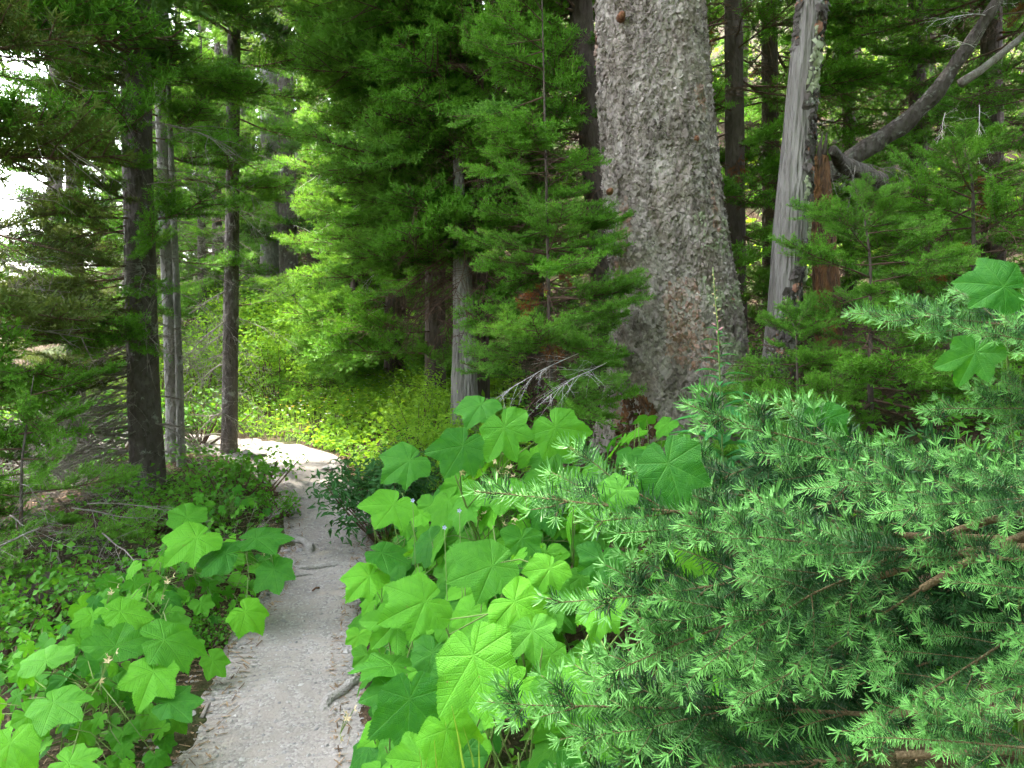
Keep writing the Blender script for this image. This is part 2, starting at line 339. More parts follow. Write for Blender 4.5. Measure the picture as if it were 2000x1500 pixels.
# ------------------------------------------------------------------ branch prototypes
UPV = np.array([0, 0, 1.0])
def curve(p0, d0, L, k, bend, rng, wob=.04):
    """polyline from p0 along d0, bending towards the vector bend, with wobble"""
    P = [np.array(p0, float)]; d = nrm(d0); st = L / (k - 1)
    for q in range(k - 1):
        d = nrm(d + np.asarray(bend) / (k - 1) + rng.randn(3) * wob); P.append(P[-1] + d * st)
    return np.array(P)
def along(P, t):
    s = np.concatenate([[0], np.cumsum(np.linalg.norm(np.diff(P, axis=0), axis=1))]); s /= s[-1]
    pos = np.stack([np.interp(t, s, P[:, q]) for q in range(3)], -1); T = nrm(np.gradient(P, axis=0))
    return pos, nrm(np.stack([np.interp(t, s, T[:, q]) for q in range(3)], -1))
def needles(G, P, n, nl, nw, rng, two, tone0, tone1, t0=0.0, flat=.35):
    if n < 1: return
    t = np.sort(t0 + (1 - t0) * rng.rand(n)) if not two else t0 + (1 - t0) * np.linspace(0, 1, n); e = min(n, max(1, n // 8) if not two else 14); t[-e:] = 1 - .02 * rng.rand(e)
    pos, T = along(P, t); sd_ = nrm(np.cross(T, UPV) + 1e-6); up = np.cross(sd_, T); ph = rng.rand(n) * 6.283 if not two else np.arange(n) * 2.39996 + .25 * rng.randn(n)
    sn = np.sin(ph); sn = np.where(sn < 0, sn * flat, sn * .9); rad = nrm(sd_ * np.cos(ph)[:, None] + up * sn[:, None])
    th = np.radians((64 if two else 58) + (6 if two else 12) * rng.randn(n)) * (1 - (.30 + .25 * rng.rand(n)) * sst(.92, 1.0, t)); d = nrm(T * np.cos(th)[:, None] + rad * np.sin(th)[:, None])
    l = nl * (.78 + .35 * rng.rand(n)) * (.75 + .25 * sst(0, .15, t)); w = nrm(np.cross(d, up + (.2 if two else .45) * rng.randn(n, 3))) * (nw * .5)
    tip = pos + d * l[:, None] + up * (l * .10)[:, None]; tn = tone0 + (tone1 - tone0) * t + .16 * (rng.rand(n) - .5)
    if two:
        mid = pos + d * (l * .5)[:, None] - up * (l * .04)[:, None]
        V = np.stack([pos - w * .6, pos + w * .6, mid - w, mid + w, tip - w * .55, tip + w * .55], 1)
        f = np.arange(n)[:, None, None] * 6 + np.array([(0, 1, 3, 2), (2, 3, 5, 4)])[None]; G.add(V, None, f, np.repeat(tn, 6))
    else:
        V = np.stack([pos - w, pos + w, tip + w * .6, tip - w * .6], 1); G.add(V, None, np.arange(n * 4).reshape(-1, 4), np.repeat(tn, 4))
def fir_branch(seed, L, node, side, subnode, sub, npm, nl, nw, two=False, f0=.15, wr=.006, droop=-.25, lift=.25, ang=52, sides=4, flat=.35, tones=(.15, .55, .95), ntw=1.0):
    rng = np.random.RandomState(seed); W = Geo(); G = Geo()
    A = curve((0, 0, 0), (1, 0, .12), L, 9, (0, 0, droop), rng, .035); A[:, 2] += lift * L * np.linspace(0, 1, 9) ** 3 * .5
    W.tube(A, np.linspace(wr, wr * .25, 9), sides + 1); tD, tM, tL = tones
    needles(G, A, int(npm * L * (1 - f0)), nl, nw, rng, two, tD, tL, f0 + .1, flat)
    t = f0
    while t < .97:
        for sg in (1, -1):
            if rng.rand() < .10: continue
            q = (t - f0) / (1 - f0); shp = (.45 + .55 * sst(0, .35, q)) * (1 - .80 * sst(.3, 1.0, q)); l = side * L * shp * (.7 + .6 * rng.rand())
            if l < .03 * L: l = .03 * L
            p, T = along(A, np.array([min(t + .015 * rng.randn(), 1)])); p = p[0]; T = T[0]; S = nrm(np.cross(UPV, T)) * sg
            an = R(ang + 9 * rng.randn()); B = curve(p, T * math.cos(an) + S * math.sin(an) + UPV * (.10 + .16 * rng.randn()), l, 5, T * .45 + UPV * (.10 + .1 * rng.randn()), rng, .05)
            W.tube(B, np.linspace(wr * .42, wr * .16, 5), sides)
            live = rng.rand() < ntw
            if live: needles(G, B, int(npm * l), nl, nw, rng, two, tD, tL, .08, flat)
            u = .22 + .1 * rng.rand(); sp = subnode / max(l, 1e-3)
            while sub > 0 and u < .93 and live:
                for s2 in (1, -1):
                    if rng.rand() < .18: continue
                    p2, T2 = along(B, np.array([u])); p2 = p2[0]; T2 = T2[0]; S2 = nrm(np.cross(UPV, T2)) * s2; l2 = sub * l * (1 - .65 * u) * (.7 + .6 * rng.rand())
                    if l2 < nl * .8: continue
                    a2 = R(48 + 10 * rng.randn()); C = curve(p2, T2 * math.cos(a2) + S2 * math.sin(a2) + UPV * (.1 + .15 * rng.randn()), l2, 3, T2 * .4 + UPV * .1, rng, .06)
                    if two: W.tube(C, np.linspace(wr * .22, wr * .13, 3), 3)
                    needles(G, C, int(npm * l2), nl, nw, rng, two, tM, tL, 0.0, flat)
                u += sp * (.8 + .4 * rng.rand())
        t += node / L * (.75 + .5 * rng.rand())
    return W, G
def dead_branch(seed, L, node, side, wr, droop=-.3, sub=.4, wob=.08, sides=4, ang=55, bend=0):
    rng = np.random.RandomState(seed); W = Geo(); A = curve((0, 0, 0), (1, 0, .1), L, 12, (0, bend, droop), rng, wob); W.tube(A, np.linspace(wr, wr * .2, 12), sides + 2)
    t = .12
    while t < .98:
        p, T = along(A, np.array([t])); p = p[0]; T = T[0]; sg = rng.choice((-1, 1)); S = nrm(np.cross(UPV, T)) * sg
        l = side * L * (1 - .6 * t) * (.4 + .9 * rng.rand()); an = R(ang + 14 * rng.randn())
        B = curve(p, T * math.cos(an) + S * math.sin(an) + UPV * .35 * rng.randn(), l, 6, T * .3 + UPV * (-.25 + .3 * rng.randn()), rng, wob * 1.3); W.tube(B, np.linspace(wr * .38, wr * .12, 6), sides)
        for u in np.arange(.25, .95, .16 + .1 * rng.rand()):
            p2, T2 = along(B, np.array([u])); p2 = p2[0]; T2 = T2[0]; S2 = nrm(np.cross(UPV, T2) + .5 * rng.randn(3)) * rng.choice((-1, 1)); l2 = sub * l * (1 - .5 * u) * (.4 + .8 * rng.rand())
            W.tube(curve(p2, T2 * .6 + S2, l2, 4, T2 * .2 - UPV * .2, rng, wob * 1.5), np.linspace(wr * .18, wr * .08, 4), 3)
        t += node / L * (.6 + .8 * rng.rand())
    return W
PROTO = {}
ONE = set()
def proto(key, wood_mat, needle_mat, lst):
    out = []
    for W, G in lst:
        if key == 'far':
            for v, t, f in zip(G.v, G.t, G.f4): W.add(v, None, f - f.min(), t, None, 1)
            out.append((W.mesh(key + '_branch', [wood_mat, needle_mat], False), None))
        else: out.append((W.mesh(key + '_branch', wood_mat), G.mesh(key + '_needles', needle_mat, False)))
    PROTO[key] = out
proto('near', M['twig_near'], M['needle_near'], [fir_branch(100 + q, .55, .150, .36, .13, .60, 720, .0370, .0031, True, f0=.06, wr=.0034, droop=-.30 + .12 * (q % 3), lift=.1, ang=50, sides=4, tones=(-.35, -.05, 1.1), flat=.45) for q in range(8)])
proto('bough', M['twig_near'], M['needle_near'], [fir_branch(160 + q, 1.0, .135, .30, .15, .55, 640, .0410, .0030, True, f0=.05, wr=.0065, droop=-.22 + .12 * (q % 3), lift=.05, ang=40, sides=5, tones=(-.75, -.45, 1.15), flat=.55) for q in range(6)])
mid = [fir_branch(200 + q, 1.0, .062, .40, .055, .50, 230, .031, .0050, False, f0=.24, wr=.010, droop=-.35 + .15 * (q % 3), lift=.35, ang=50, sides=3, tones=(-.1, .30, 1.0), ntw=.88, flat=.8) for q in range(8)]
proto('mid', M['twig_brown'], M['needle_mid'], mid)
PROTO['near_shaded'] = []
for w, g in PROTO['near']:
    g2 = g.copy(); g2.materials.clear(); g2.materials.append(M['needle_shaded']); PROTO['near_shaded'].append((w, g2))
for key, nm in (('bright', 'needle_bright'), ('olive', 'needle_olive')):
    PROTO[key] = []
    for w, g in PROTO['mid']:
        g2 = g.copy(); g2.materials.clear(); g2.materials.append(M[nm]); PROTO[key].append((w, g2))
proto('far', M['twig_brown'], M['needle_far'], [fir_branch(300 + q, 1.0, .09, .42, .08, .50, 130, .046, .011, False, f0=.15, wr=.012, droop=-.45 + .15 * (q % 3), lift=.25, ang=58, sides=3, tones=(.05, .45, .95)) for q in range(6)])
ONE.add('far')
proto('brownfir', M['twig_brown'], M['needle_dead'], [fir_branch(340 + q, .5, .07, .4, .05, .5, 330, .024, .003, False, f0=.1, wr=.005, droop=-.5, lift=0, ang=50, sides=3) for q in range(2)])
DEAD = {'long': [dead_branch(400 + q, 1.6, .075, .38, .014, -.55 + .1 * q, bend=.3 * (-1) ** q).mesh('dead_branch', M['twig_dead']) for q in range(5)],
        'fine': [dead_branch(420 + q, .9, .040, .45, .008, -.35, .5, .07).mesh('dead_branch', M['twig_brown']) for q in range(5)],
        'grey': [dead_branch(440 + q, .8, .040, .45, .0048, -.5, .5, .09).mesh('dead_branch', M['twig_dead']) for q in range(4)],
        'spray': [dead_branch(480 + q, .8, .032, .45, .0030, -.15, .5, .04, ang=38).mesh('dead_branch', M['twig_pale']) for q in range(2)],
        'pale': [dead_branch(460 + q, .5, .035, .50, .0032, -.25, .5, .05, ang=40).mesh('dead_branch', M['twig_pale']) for q in range(4)]}

def trunk_mesh(P, rad, sides, seed, mat, rough=.05, seg=40, flare=0.0, name='trunk'):
    P = np.asarray(P, float); s = np.concatenate([[0], np.cumsum(np.linalg.norm(np.diff(P, axis=0), axis=1))]); u = np.linspace(0, 1, seg) ** 1.35 * s[-1]
    Q = np.stack([_smooth(np.interp(u, s, P[:, q]), 2) for q in range(3)], -1); r = np.interp(u, s, rad) * (1 + flare * np.exp(-u / .22))
    G = Geo(); G.tube(Q, r, sides); V = G.v[0].reshape(seg, sides, 3); o = V - Q[:, None]; un = nrm(o)
    nzv = fbm(V * 5 + seed * 3.1, 3) + .6 * noise3(un * 2.2 + np.array([seed, 0, 0]) + V * .6); V = Q[:, None] + o * (1 + rough * 1.6 * nzv)[..., None]; G.v[0] = V.reshape(-1, 3)
    return G.mesh(name, mat)

def conifer(name, label, base, pts, rad, bark, specs, seed, cat='tree', group=None, sides=14, rough=.06, flare=.25, twolevel=True):
    """pts: world points of the trunk axis from the ground up"""
    rng = np.random.RandomState(seed); root = thing(name, base, label, cat, group); b = np.asarray(base, float); P = np.asarray(pts, float)
    link('trunk', trunk_mesh(P - b, rad, sides, seed, M[bark], rough, 46, flare), root)
    for sp in specs:
        z0, z1 = sp['z']; n = sp['n']; zz = np.linspace(z0, z1, n) + rng.randn(n) * .5 * (z1 - z0) / n
        for q, z in enumerate(zz):
            f = np.clip((z - z0) / max(z1 - z0, .01), 0, 1); az = R(sp['az'][0] + (sp['az'][1] - sp['az'][0]) * rng.rand()) if 'az' in sp else q * 2.4 + rng.rand() * .8
            pos = np.array([np.interp(z, P[:, 2], P[:, 0]), np.interp(z, P[:, 2], P[:, 1]), z]); L = (sp['L'][0] + (sp['L'][1] - sp['L'][0]) * f) * (.75 + .5 * rng.rand())
            pt = R(sp['p'][0] + (sp['p'][1] - sp['p'][0]) * f + 7 * rng.randn()); d = np.array([math.sin(az) * math.cos(pt), math.cos(az) * math.cos(pt), math.sin(pt)])
            pr = sp['k']
            if pr in DEAD:
                link('dead_branch', DEAD[pr][rng.randint(len(DEAD[pr]))], root, frame(d, roll=.5 * rng.randn(), s=L / {'long': 1.6, 'fine': .9, 'grey': .8, 'pale': .5}[pr], loc=pos - b))
            else:
                w, g = PROTO[pr][rng.randint(len(PROTO[pr]))]; s = L / {'near': .55, 'brownfir': .5}.get(pr, 1.0)
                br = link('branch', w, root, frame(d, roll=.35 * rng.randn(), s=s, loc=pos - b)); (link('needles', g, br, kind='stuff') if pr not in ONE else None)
    return root

# ------------------------------------------------------------------ trees
def tp(pix, Y, top):
    P = sorted([aty(px, py, Y) for px, py in pix], key=lambda p: p[2]); a, b = P[0], P[1]
    g = g3(a[0], a[1]); gzv = g[2] - .12
    if a[2] > gzv + .1: k = (a[2] - gzv) / max(b[2] - a[2], .01); P.insert(0, np.array([a[0] - (b[0] - a[0]) * min(k, 2) * .6, Y, gzv]))
    a, b = P[-2], P[-1]; k = (top - b[2]) / max(b[2] - a[2], .01); P.append(np.array([b[0] + np.clip((b[0] - a[0]) * k, -.4, .4), Y + .1, top]))
    return P
def tree(name, label, pix, Y, wpx, top, bark, specs, seed, group=None, **kw):
    P = tp(pix, Y, top); n = len(P); r0 = wpx / FPX * Y / 2; zs = np.array([p[2] for p in P]); rad = r0 * (1 - .80 * (zs - zs[0]) / (zs[-1] - zs[0])) * 1.08
    base = np.array([P[0][0], P[0][1], P[0][2] + .12]); return conifer(name, label, base, P, rad, bark, specs, seed, group=group, **kw)
S = lambda z, n, L, p, k, az=None: dict(z=z, n=n, L=L, p=p, k=k, **({'az': az} if az else {}))

# --- the large spruce
tab = [(0, 1168, 1373), (200, 1168, 1386), (400, 1178, 1405), (520, 1188, 1424), (600, 1190, 1440), (750, 1184, 1462), (880, 1160, 1478)]
BY = 4.95; zz, cxs, rrs = [], [], []
for py, l, r in tab[::-1]:
    a, b = aty(l, py, BY), aty(r, py, BY); zz.append((a[2] + b[2]) / 2); cxs.append((a[0] + b[0]) / 2); rrs.append((b[0] - a[0]) / 2 * .985)
zz = np.array([-.2 + zz[0]] + zz + [9.0, 19.0]); cxs = np.array([cxs[0]] + cxs + [cxs[-1] + .05, cxs[-1] + .2]); rrs = np.array([rrs[0] * 1.1] + rrs + [.29, .06])
bigb = np.array([cxs[0], BY, zz[0] + .1])
def bigsurf(u, z):
    cx = np.interp(z, zz, cxs); r = np.interp(z, zz, rrs); lo = np.exp(-np.maximum(z - zz[0] - .1, 0) / .45)
    r = r * (1 + .10 * lo * np.sin(5 * u + .6) + .035 * np.sin(3 * u + z * 1.2) + .05 * noise3(np.stack([np.cos(u) * 1.6, np.sin(u) * 1.6, z * 1.5], -1)))
    hol = np.exp(-(((u + 2.40) / .34) ** 2)) * sst(1.10, .72, z); r = r - .11 * hol
    P = np.stack([cx + r * np.cos(u), BY + r * np.sin(u), z], -1); return P - bigb, hol
root = thing('spruce_tree', bigb, 'massive old spruce trunk with scaly grey bark and flared base beside the grey snag', 'tree')
na, nz = 72, 150; u = np.linspace(-np.pi, np.pi, na, endpoint=False); zv = np.concatenate([np.linspace(zz[0], 4.6, 120), np.linspace(4.8, 19, 30)])
U, ZV = np.meshgrid(u, zv); P, _ = bigsurf(U, ZV); i = np.arange(nz - 1)[:, None] * na; j = np.arange(na)[None]
link('trunk', Geo().add(P, None, np.stack([i + j, i + (j + 1) % na, i + na + (j + 1) % na, i + na + j], -1), .32).mesh('spruce_trunk', M['bark_big']), root)
M['lichen'] = plain('lichen', (.34, .36, .24), .9, .1)
def flakes(surf, us, zs, seed, rad, lift, tone_f, mat_f, elong=1.25):
    """overlapping bark scales: irregular hexagons proud of the trunk, lower edges lifted"""
    rng = np.random.RandomState(seed); n = len(us); e = 1e-3
    p, _ = surf(us, zs); pu, _ = surf(us + e, zs); pz, _ = surf(us, zs + e); tu = nrm(pu - p); tz = nrm(pz - p); nn = nrm(np.cross(tu, tz))
    r = rad * np.clip(np.exp(.42 * rng.randn(n)), .45, 2.4); a = np.arange(6) * np.pi / 3 + rng.rand(n, 1) * 2; jr = r[:, None] * (.65 + .6 * rng.rand(n, 6)); ca = np.cos(a) * jr; sa = np.sin(a) * jr * elong
    lf = lift * (.3 + 1.2 * rng.rand(n)); tl = lift * 1.1 * rng.randn(n); ts = lift * .9 * rng.randn(n)
    h = (-lift * .2 + np.clip(-sa / (rad * 1.3), -1, 1) * tl[:, None] + np.clip(ca / rad, -1, 1) * ts[:, None]) 
    V = p[:, None] + tu[:, None] * ca[..., None] + tz[:, None] * sa[..., None] + nn[:, None] * h[..., None]
    C = p + nn * lf[:, None]; V = np.concatenate([C[:, None], V], 1); f = np.array([(0, q + 1, (q + 1) % 6 + 1) for q in range(6)])
    F = f[None] + np.arange(n)[:, None, None] * 7; tn = np.repeat(tone_f(p, rng), 7).reshape(n, 7); G = Geo(); mk = mat_f(p, us, zs, rng)
    for m in range(mk.max() + 1):
        s = mk == m
        if s.any(): G.add(V[s], (f[None] + np.arange(s.sum())[:, None, None] * 7).reshape(-1, 3), tone=tn[s].ravel(), mat=m)
    return G
rng = np.random.RandomState(11); N = 25000; us = -np.pi * 1.08 + np.pi * 1.16 * rng.rand(N); zs = zz[0] + .05 + (4.7 - zz[0]) * rng.rand(N)
def big_tone(p, rng):
    n1 = noise3(p * np.array([5, 5, 2.2])); n = rng.rand(len(p)); st = noise3(p * np.array([17, 17, 3.2]) + 5); t = .37 + .24 * (n - .5) + .30 * np.clip(n1, -.3, .3) + .62 * np.clip(st, -.4, .3)
    return np.where((noise3(p * np.array([7, 7, 2.5]) + 31) > .30), .55 + .3 * n, np.clip(t, 0.02, .52))
def big_mat(p, u, z, rng):
    _, hol = bigsurf(u, z); m = np.zeros(len(u), int); m[(hol > .28)] = 2
    m[(np.cos(u) > .30) & (z < 2.1) & (noise3(p * 6) + .12 * rng.randn(len(u)) > .14)] = 1; return m
link('bark', flakes(bigsurf, us, zs, 5, .0125, .0085, big_tone, big_mat).mesh('bark_scales', [M['bark_big'], M['lichen'], M['wood_orange']], False), root, kind='stuff')
rng = np.random.RandomState(21)
for q in range(46):
    z = 4.9 + 13.5 * q / 46; az = q * 2.4; L = 2.3 * (1 - .62 * (z - 5) / 14); w, g = PROTO['far'][q % 6]; pos = np.array([np.interp(z, zz, cxs), BY, z]) - bigb
    br = link('branch', w, root, frame((math.sin(az), math.cos(az), -.25), roll=.2 * rng.randn(), s=L, loc=pos))
# knot on the spruce bark
for (px, py, s) in ((1193, 372, .018), (1215, 28, .022), (1360, 270, .02)):
    v = aty(px, py, BY - .33) - bigb; G = Geo(); G.tube(np.array([v + (0, .06, 0), v + (0, .0, 0), v + (0, -.012, -.002)]), [s * 1.3, s, s * .5], 9, .9); link('knot', G.mesh('knot', M['wood_orange']), root)

# --- grey snag and broken stump
SY = 4.55; sp = np.array([aty(px, py, SY) for px, py in ((1508, 800), (1519, 720), (1531, 600), (1545, 450), (1556, 300), (1568, 150), (1585, 0), (1592, -60))]); sw = np.array([70, 64, 60, 66, 58, 53, 54, 52]) / FPX * SY / 2
sp = np.concatenate([[[sp[0][0] - .02, SY, float(gz(sp[0][0], SY)) - .1]], sp, [sp[-1] + (.15, 0, 1.6)]]); sw = np.concatenate([[sw[0] * 1.15], sw, [.07]]); sb = sp[0] + (0, 0, .1)
root = thing('dead_snag', sb, 'leaning bare silver-grey dead trunk with peeling bark standing beside the massive spruce', 'snag')
link('trunk', trunk_mesh(sp - sb, sw, 20, 3, M['wood_grey'], .03, 70), root)
def snagsurf(u, z):
    zc = z; cx = np.interp(zc, sp[:, 2], sp[:, 0]); r = np.interp(zc, sp[:, 2], sw) * 1.02; P = np.stack([cx + r * np.cos(u), SY + r * np.sin(u), z], -1); return P - sb, 0 * u
N = 5200; us = -np.pi + 2 * np.pi * rng.rand(N); zs = sp[0][2] + .1 + (3.7 - sp[0][2]) * rng.rand(N)
edge = np.where(zs < 1.35, -2.5, np.where(zs < 1.75, -2.5 + (zs - 1.35) * 3.2, np.where(zs > 2.7, -1.35, -1.05))) + .5 * noise3(np.stack([zs * 4, us * 0, us * 0], -1)) * 1.6
keep = ((us > edge) & (us < .5)) | ((zs > 3.05) & (us < -2.55)); us, zs = us[keep], zs[keep]
sn_tone = lambda p, rng: np.where(rng.rand(len(p)) > .93, .85, .12 + .34 * rng.rand(len(p)))
sn_mat = lambda p, u, z, rng: np.where(noise3(p * 7) > .22, 1, 0)
link('bark', flakes(snagsurf, us, zs, 6, .015, .009, sn_tone, sn_mat, 1.3).mesh('snag_bark', [M['bark_fir'], M['lichen']], False), root, kind='stuff')
for (px, py, az) in ((1627, 255, 80), (1640, 430, 70), (1500, 640, -80)):
    v = aty(px, py, SY); x = np.interp(v[2], sp[:, 2], sp[:, 0]); d = np.array([math.sin(R(az)), -.3, .35]); link('dead_branch', DEAD['pale'][1], root, frame(d, s=.35, loc=np.array([x, SY - .03, v[2]]) - sb))
UY = 5.5; q0 = [aty(px, py, UY) for px, py in ((1618, 640), (1610, 520), (1603, 400), (1598, 300))]; q0 = np.array([[q0[0][0], UY, float(gz(q0[0][0], UY)) - .1]] + q0); ub = q0[0] + (0, 0, .1)
root = thing('broken_stump', ub, 'broken rotten stump with orange wood showing behind the leaning grey snag', 'stump')
link('trunk', trunk_mesh(q0 - ub, np.array([60, 52, 46, 46, 36]) / FPX * UY / 2, 18, 9, M['wood_orange'], .16, 50), root)
for q in range(7):
    a = q * .9; v = q0[-1] - ub + np.array([math.cos(a) * .05, math.sin(a) * .05, -.06]); G = Geo(); G.tube(np.array([v, v + (0, 0, .06 + .05 * rng.rand()), v + (.01, 0, .13 + .10 * rng.rand())]), [.022, .015, .003], 5); link('splinter', G.mesh('splinter', M['bark_dark']), root)

# --- leaning dead tree and fallen log, top right
LY = 6.2; lp = np.array([aty(px, py, LY) for px, py in ((1650, 330), (1725, 280), (1800, 225), (1850, 165), (1885, 95), (1915, 30), (1955, -60))]) ; lp[:, 1] += np.linspace(.5, -.3, 7); lb = lp[0].copy()
root = thing('leaning_tree', lb, 'crooked lichen-covered dead trunk leaning up in the dark firs beyond the snag', 'dead tree')
link('trunk', trunk_mesh(lp - lb, np.array([36, 36, 34, 30, 26, 22, 18]) / FPX * LY / 2, 18, 4, M['bark_fir'], .26, 80), root)
f2 = np.array([aty(px, py, LY) for px, py in ((1862, 170), (1900, 145), (1950, 105), (2010, 55))]); f2[:, 1] -= .1; G = Geo(); G.tube(f2 - lb, np.array([18, 14, 12, 9]) / FPX * LY / 2, 8); link('limb', G.mesh('limb', M['twig_dead']), root)
for (a, b, k) in (((1905, 45), (1835, 20), 1), ((1920, 20), (1985, 5), 0), ((1890, 215), (1915, 330), 2), ((1825, 230), (1830, 280), 3), ((1880, 105), (1845, 65), 0)):
    p0 = aty(*a, LY) - (0, .15, 0); p1 = aty(*b, LY - .4); L = np.linalg.norm(p1 - p0); link('dead_branch', DEAD['pale'][k], root, frame(p1 - p0, s=L / .5, loc=p0 - lb))
FY = 5.6; fl = np.array([aty(px, py, FY) for px, py in ((1604, 302), (1660, 316), (1740, 312), (1830, 318))]); fl[:, 1] += np.linspace(-.2, .8, 4); fb = fl[0].copy()
root = thing('fallen_log', fb, 'short mossy fallen trunk with drooping bleached roots propped beside the broken stump', 'log')
link('trunk', trunk_mesh(fl - fb, np.array([20, 30, 34, 30]) / FPX * FY / 2, 14, 8, M['bark_fir'], .25, 40), root)
for (a, b, k) in (((1650, 320), (1690, 400), 0), ((1690, 320), (1790, 345), 1), ((1700, 322), (1745, 390), 2), ((1620, 318), (1640, 390), 3), ((1720, 330), (1800, 330), 0), ((1670, 325), (1660, 420), 1)):
    p0 = aty(*a, FY) ; p1 = aty(*b, FY - .35); L = np.linalg.norm(p1 - p0); link('root', DEAD['grey'][k], root, frame(p1 - p0, s=L / .75, loc=p0 - fb))

# --- left side trees
tree('fir_tree', 'thick dark fir trunk with drooping bare limbs beside the left path edge', [(291, 985), (285, 850), (278, 700), (272, 450), (266, 200), (263, 0)], 6.0, 58, 17, 'bark_fir', [S((1.0, 4.2), 22, (.8, .9), (-16, -6), 'olive', (170, 290)), S((1.2, 4.2), 12, (.9, .9), (-14, -6), 'mid', (100, 200)), 
    S((.0, .8), 9, (1.5, 1.5), (-12, -4), 'long', (215, 300)), S((.1, 1.3), 36, (1.3, 1.2), (-14, -22), 'grey', (190, 300)), S((.1, 3.0), 34, (1.1, 1.0), (-22, -8), 'grey'), S((.8, 2.2), 9, (1.0, 1.0), (-14, -6), 'olive', (200, 320)),
    S((1.4, 4.4), 16, (.9, 1.1), (-12, -8), 'mid', (150, 340)), S((3.0, 5), 8, (.9, 1.1), (-12, -8), 'mid', (20, 140)), S((4.4, 16), 46, (1.7, .6), (-10, 10), 'far')], 31, flare=.35)
tree('fir_tree', 'slender fir trunk close behind the thick dark fir trunk, with brittle dead twigs', [(343, 900), (338, 700), (327, 450), (318, 200), (312, 0)], 6.9, 32, 15, 'bark_pale', [S((2.2, 4.6), 16, (.9, 1.0), (-12, -4), 'bright', (60, 240)), 
    S((.3, 3.5), 22, (.9, .9), (-25, -15), 'grey'), S((1.9, 4.6), 12, (.9, 1.1), (-10, -5), 'mid'), S((4.6, 14), 34, (1.6, .5), (-10, 10), 'far')], 32)
tree('fir_tree', 'thin pale stem rising just beside the slender fir trunk', [(354, 905), (351, 760), (345, 560), (336, 350), (330, 200)], 6.55, 15, 6.5, 'bark_pale', [S((.4, 3), 10, (.5, .5), (-20, -10), 'grey'), S((2.8, 6.2), 12, (.8, .4), (-5, 5), 'mid')], 33)
tree('fir_tree', 'thin straight fir trunk with bare twigs standing where the path bends', [(447, 905), (449, 750), (453, 500), (455, 250), (458, 0)], 7.5, 28, 15, 'bark_fir', [S((2.6, 4.6), 12, (.8, .9), (-10, -4), 'bright', (60, 260)), 
    S((.2, 1.6), 9, (.9, .9), (-10, -25), 'long', (180, 330)), S((.6, 3.2), 26, (.65, .65), (-22, -12), 'grey'), S((1.6, 2.6), 3, (.6, .6), (-8, -4), 'bright', (60, 120)), S((3.0, 5.0), 14, (.9, 1.1), (-8, -4), 'mid'), S((4.8, 14), 34, (1.5, .5), (-10, 10), 'far')], 34)
tree('fir_tree', 'fir at the left edge whose loose olive branches reach in front of the bright sky', [(-330, 1150), (-330, 500), (-330, 0)], 4.4, 80, 15, 'bark_fir', [
    S((1.2, 3.6), 14, (1.4, 1.4), (-14, -6), 'olive', (20, 150)), S((1.6, 3.8), 9, (1.4, 1.5), (-12, -6), 'mid', (10, 140)), S((1.4, 3.6), 12, (1.4, 1.4), (-20, -10), 'grey', (10, 140)), S((.1, 1.4), 12, (1.4, 1.5), (-22, -10), 'mid', (30, 140)), S((.3, 2.4), 14, (1.5, 1.4), (-15, -8), 'long', (30, 130)), S((4, 14), 36, (1.8, .6), (-10, 10), 'far')], 35)
tree('fir_tree', 'shaggy fir between the left edge and the thick dark trunk', [(150, 1000), (146, 500), (143, 0)], 8.2, 34, 12, 'bark_fir', [S((.3, 2.0), 18, (.9, 1.0), (-18, -8), 'olive'), S((.3, 2.6), 20, (1.0, 1.0), (-22, -12), 'grey'), S((2.2, 4.8), 12, (.8, .8), (-12, -5), 'mid'), S((4.8, 11.5), 22, (1.3, .5), (-10, 8), 'far')], 37)
tree('fir_tree', 'low fir sapling with sparse needles at the left edge above the fallen log', [(40, 1180), (42, 900)], 3.9, 9, 1.15, 'bark_fir', [S((.0, 1.1), 18, (.62, .4), (-14, 5), 'mid'), S((.0, .6), 8, (.6, .5), (-20, -5), 'grey')], 36)
# --- distant stand at the left of the fir wall
far_sp = lambda z0, n, L=1.5, k='far', d=8: [S((.6, z0 + 1.2), d, (1.1, 1.1), (-25, -15), 'grey'), S((z0, 15), n, (L, .6), (-14, 8), k)]
tree('fir_tree', 'broad grey trunk of the far pair, hung with bleached twigs', [(531, 640), (530, 300), (527, 0)], 14.5, 42, 22, 'bark_pale', far_sp(2.6, 34, 1.7, 'far', 16) + [S((1.6, 5.0), 7, (1.0, 1.0), (-6, 0), 'bright')], 41)
tree('fir_tree', 'dark trunk of the far pair, right against the broad grey one', [(566, 640), (560, 300), (553, 0)], 14.2, 34, 22, 'bark_fir', far_sp(4.0, 30, 1.6, 'far', 12), 42)
tree('pine_tree', 'orange sunlit trunk standing deep between the far pair and the fir wall', [(599, 600), (597, 300), (595, 0)], 21, 22, 24, 'bark_warm', far_sp(6.2, 26, 1.9), 43)
tree('pine_tree', 'slimmer orange trunk just right of the sunlit orange trunk', [(617, 600), (615, 300), (612, 0)], 24, 17, 24, 'bark_warm', far_sp(6.6, 22, 1.9), 44)
tree('fir_tree', 'dark slim trunk nearest the fir wall in the far stand', [(636, 610), (633, 300), (630, 0)], 16.5, 22, 20, 'bark_fir', far_sp(3.6, 26, 1.5), 45)
tree('pine_tree', 'hair-thin orange trunk at the back of the far stand beside the fir wall', [(655, 600), (653, 300), (650, 0)], 27, 15, 24, 'bark_warm', far_sp(7.0, 20, 1.9), 46)
tree('fir_tree', 'dark short-needled sapling at the foot of the orange trunks', [(622, 620), (622, 500)], 17, 10, 2.9, 'bark_fir', [S((.9, 2.8), 22, (.9, .2), (-10, 15), 'far')], 47)
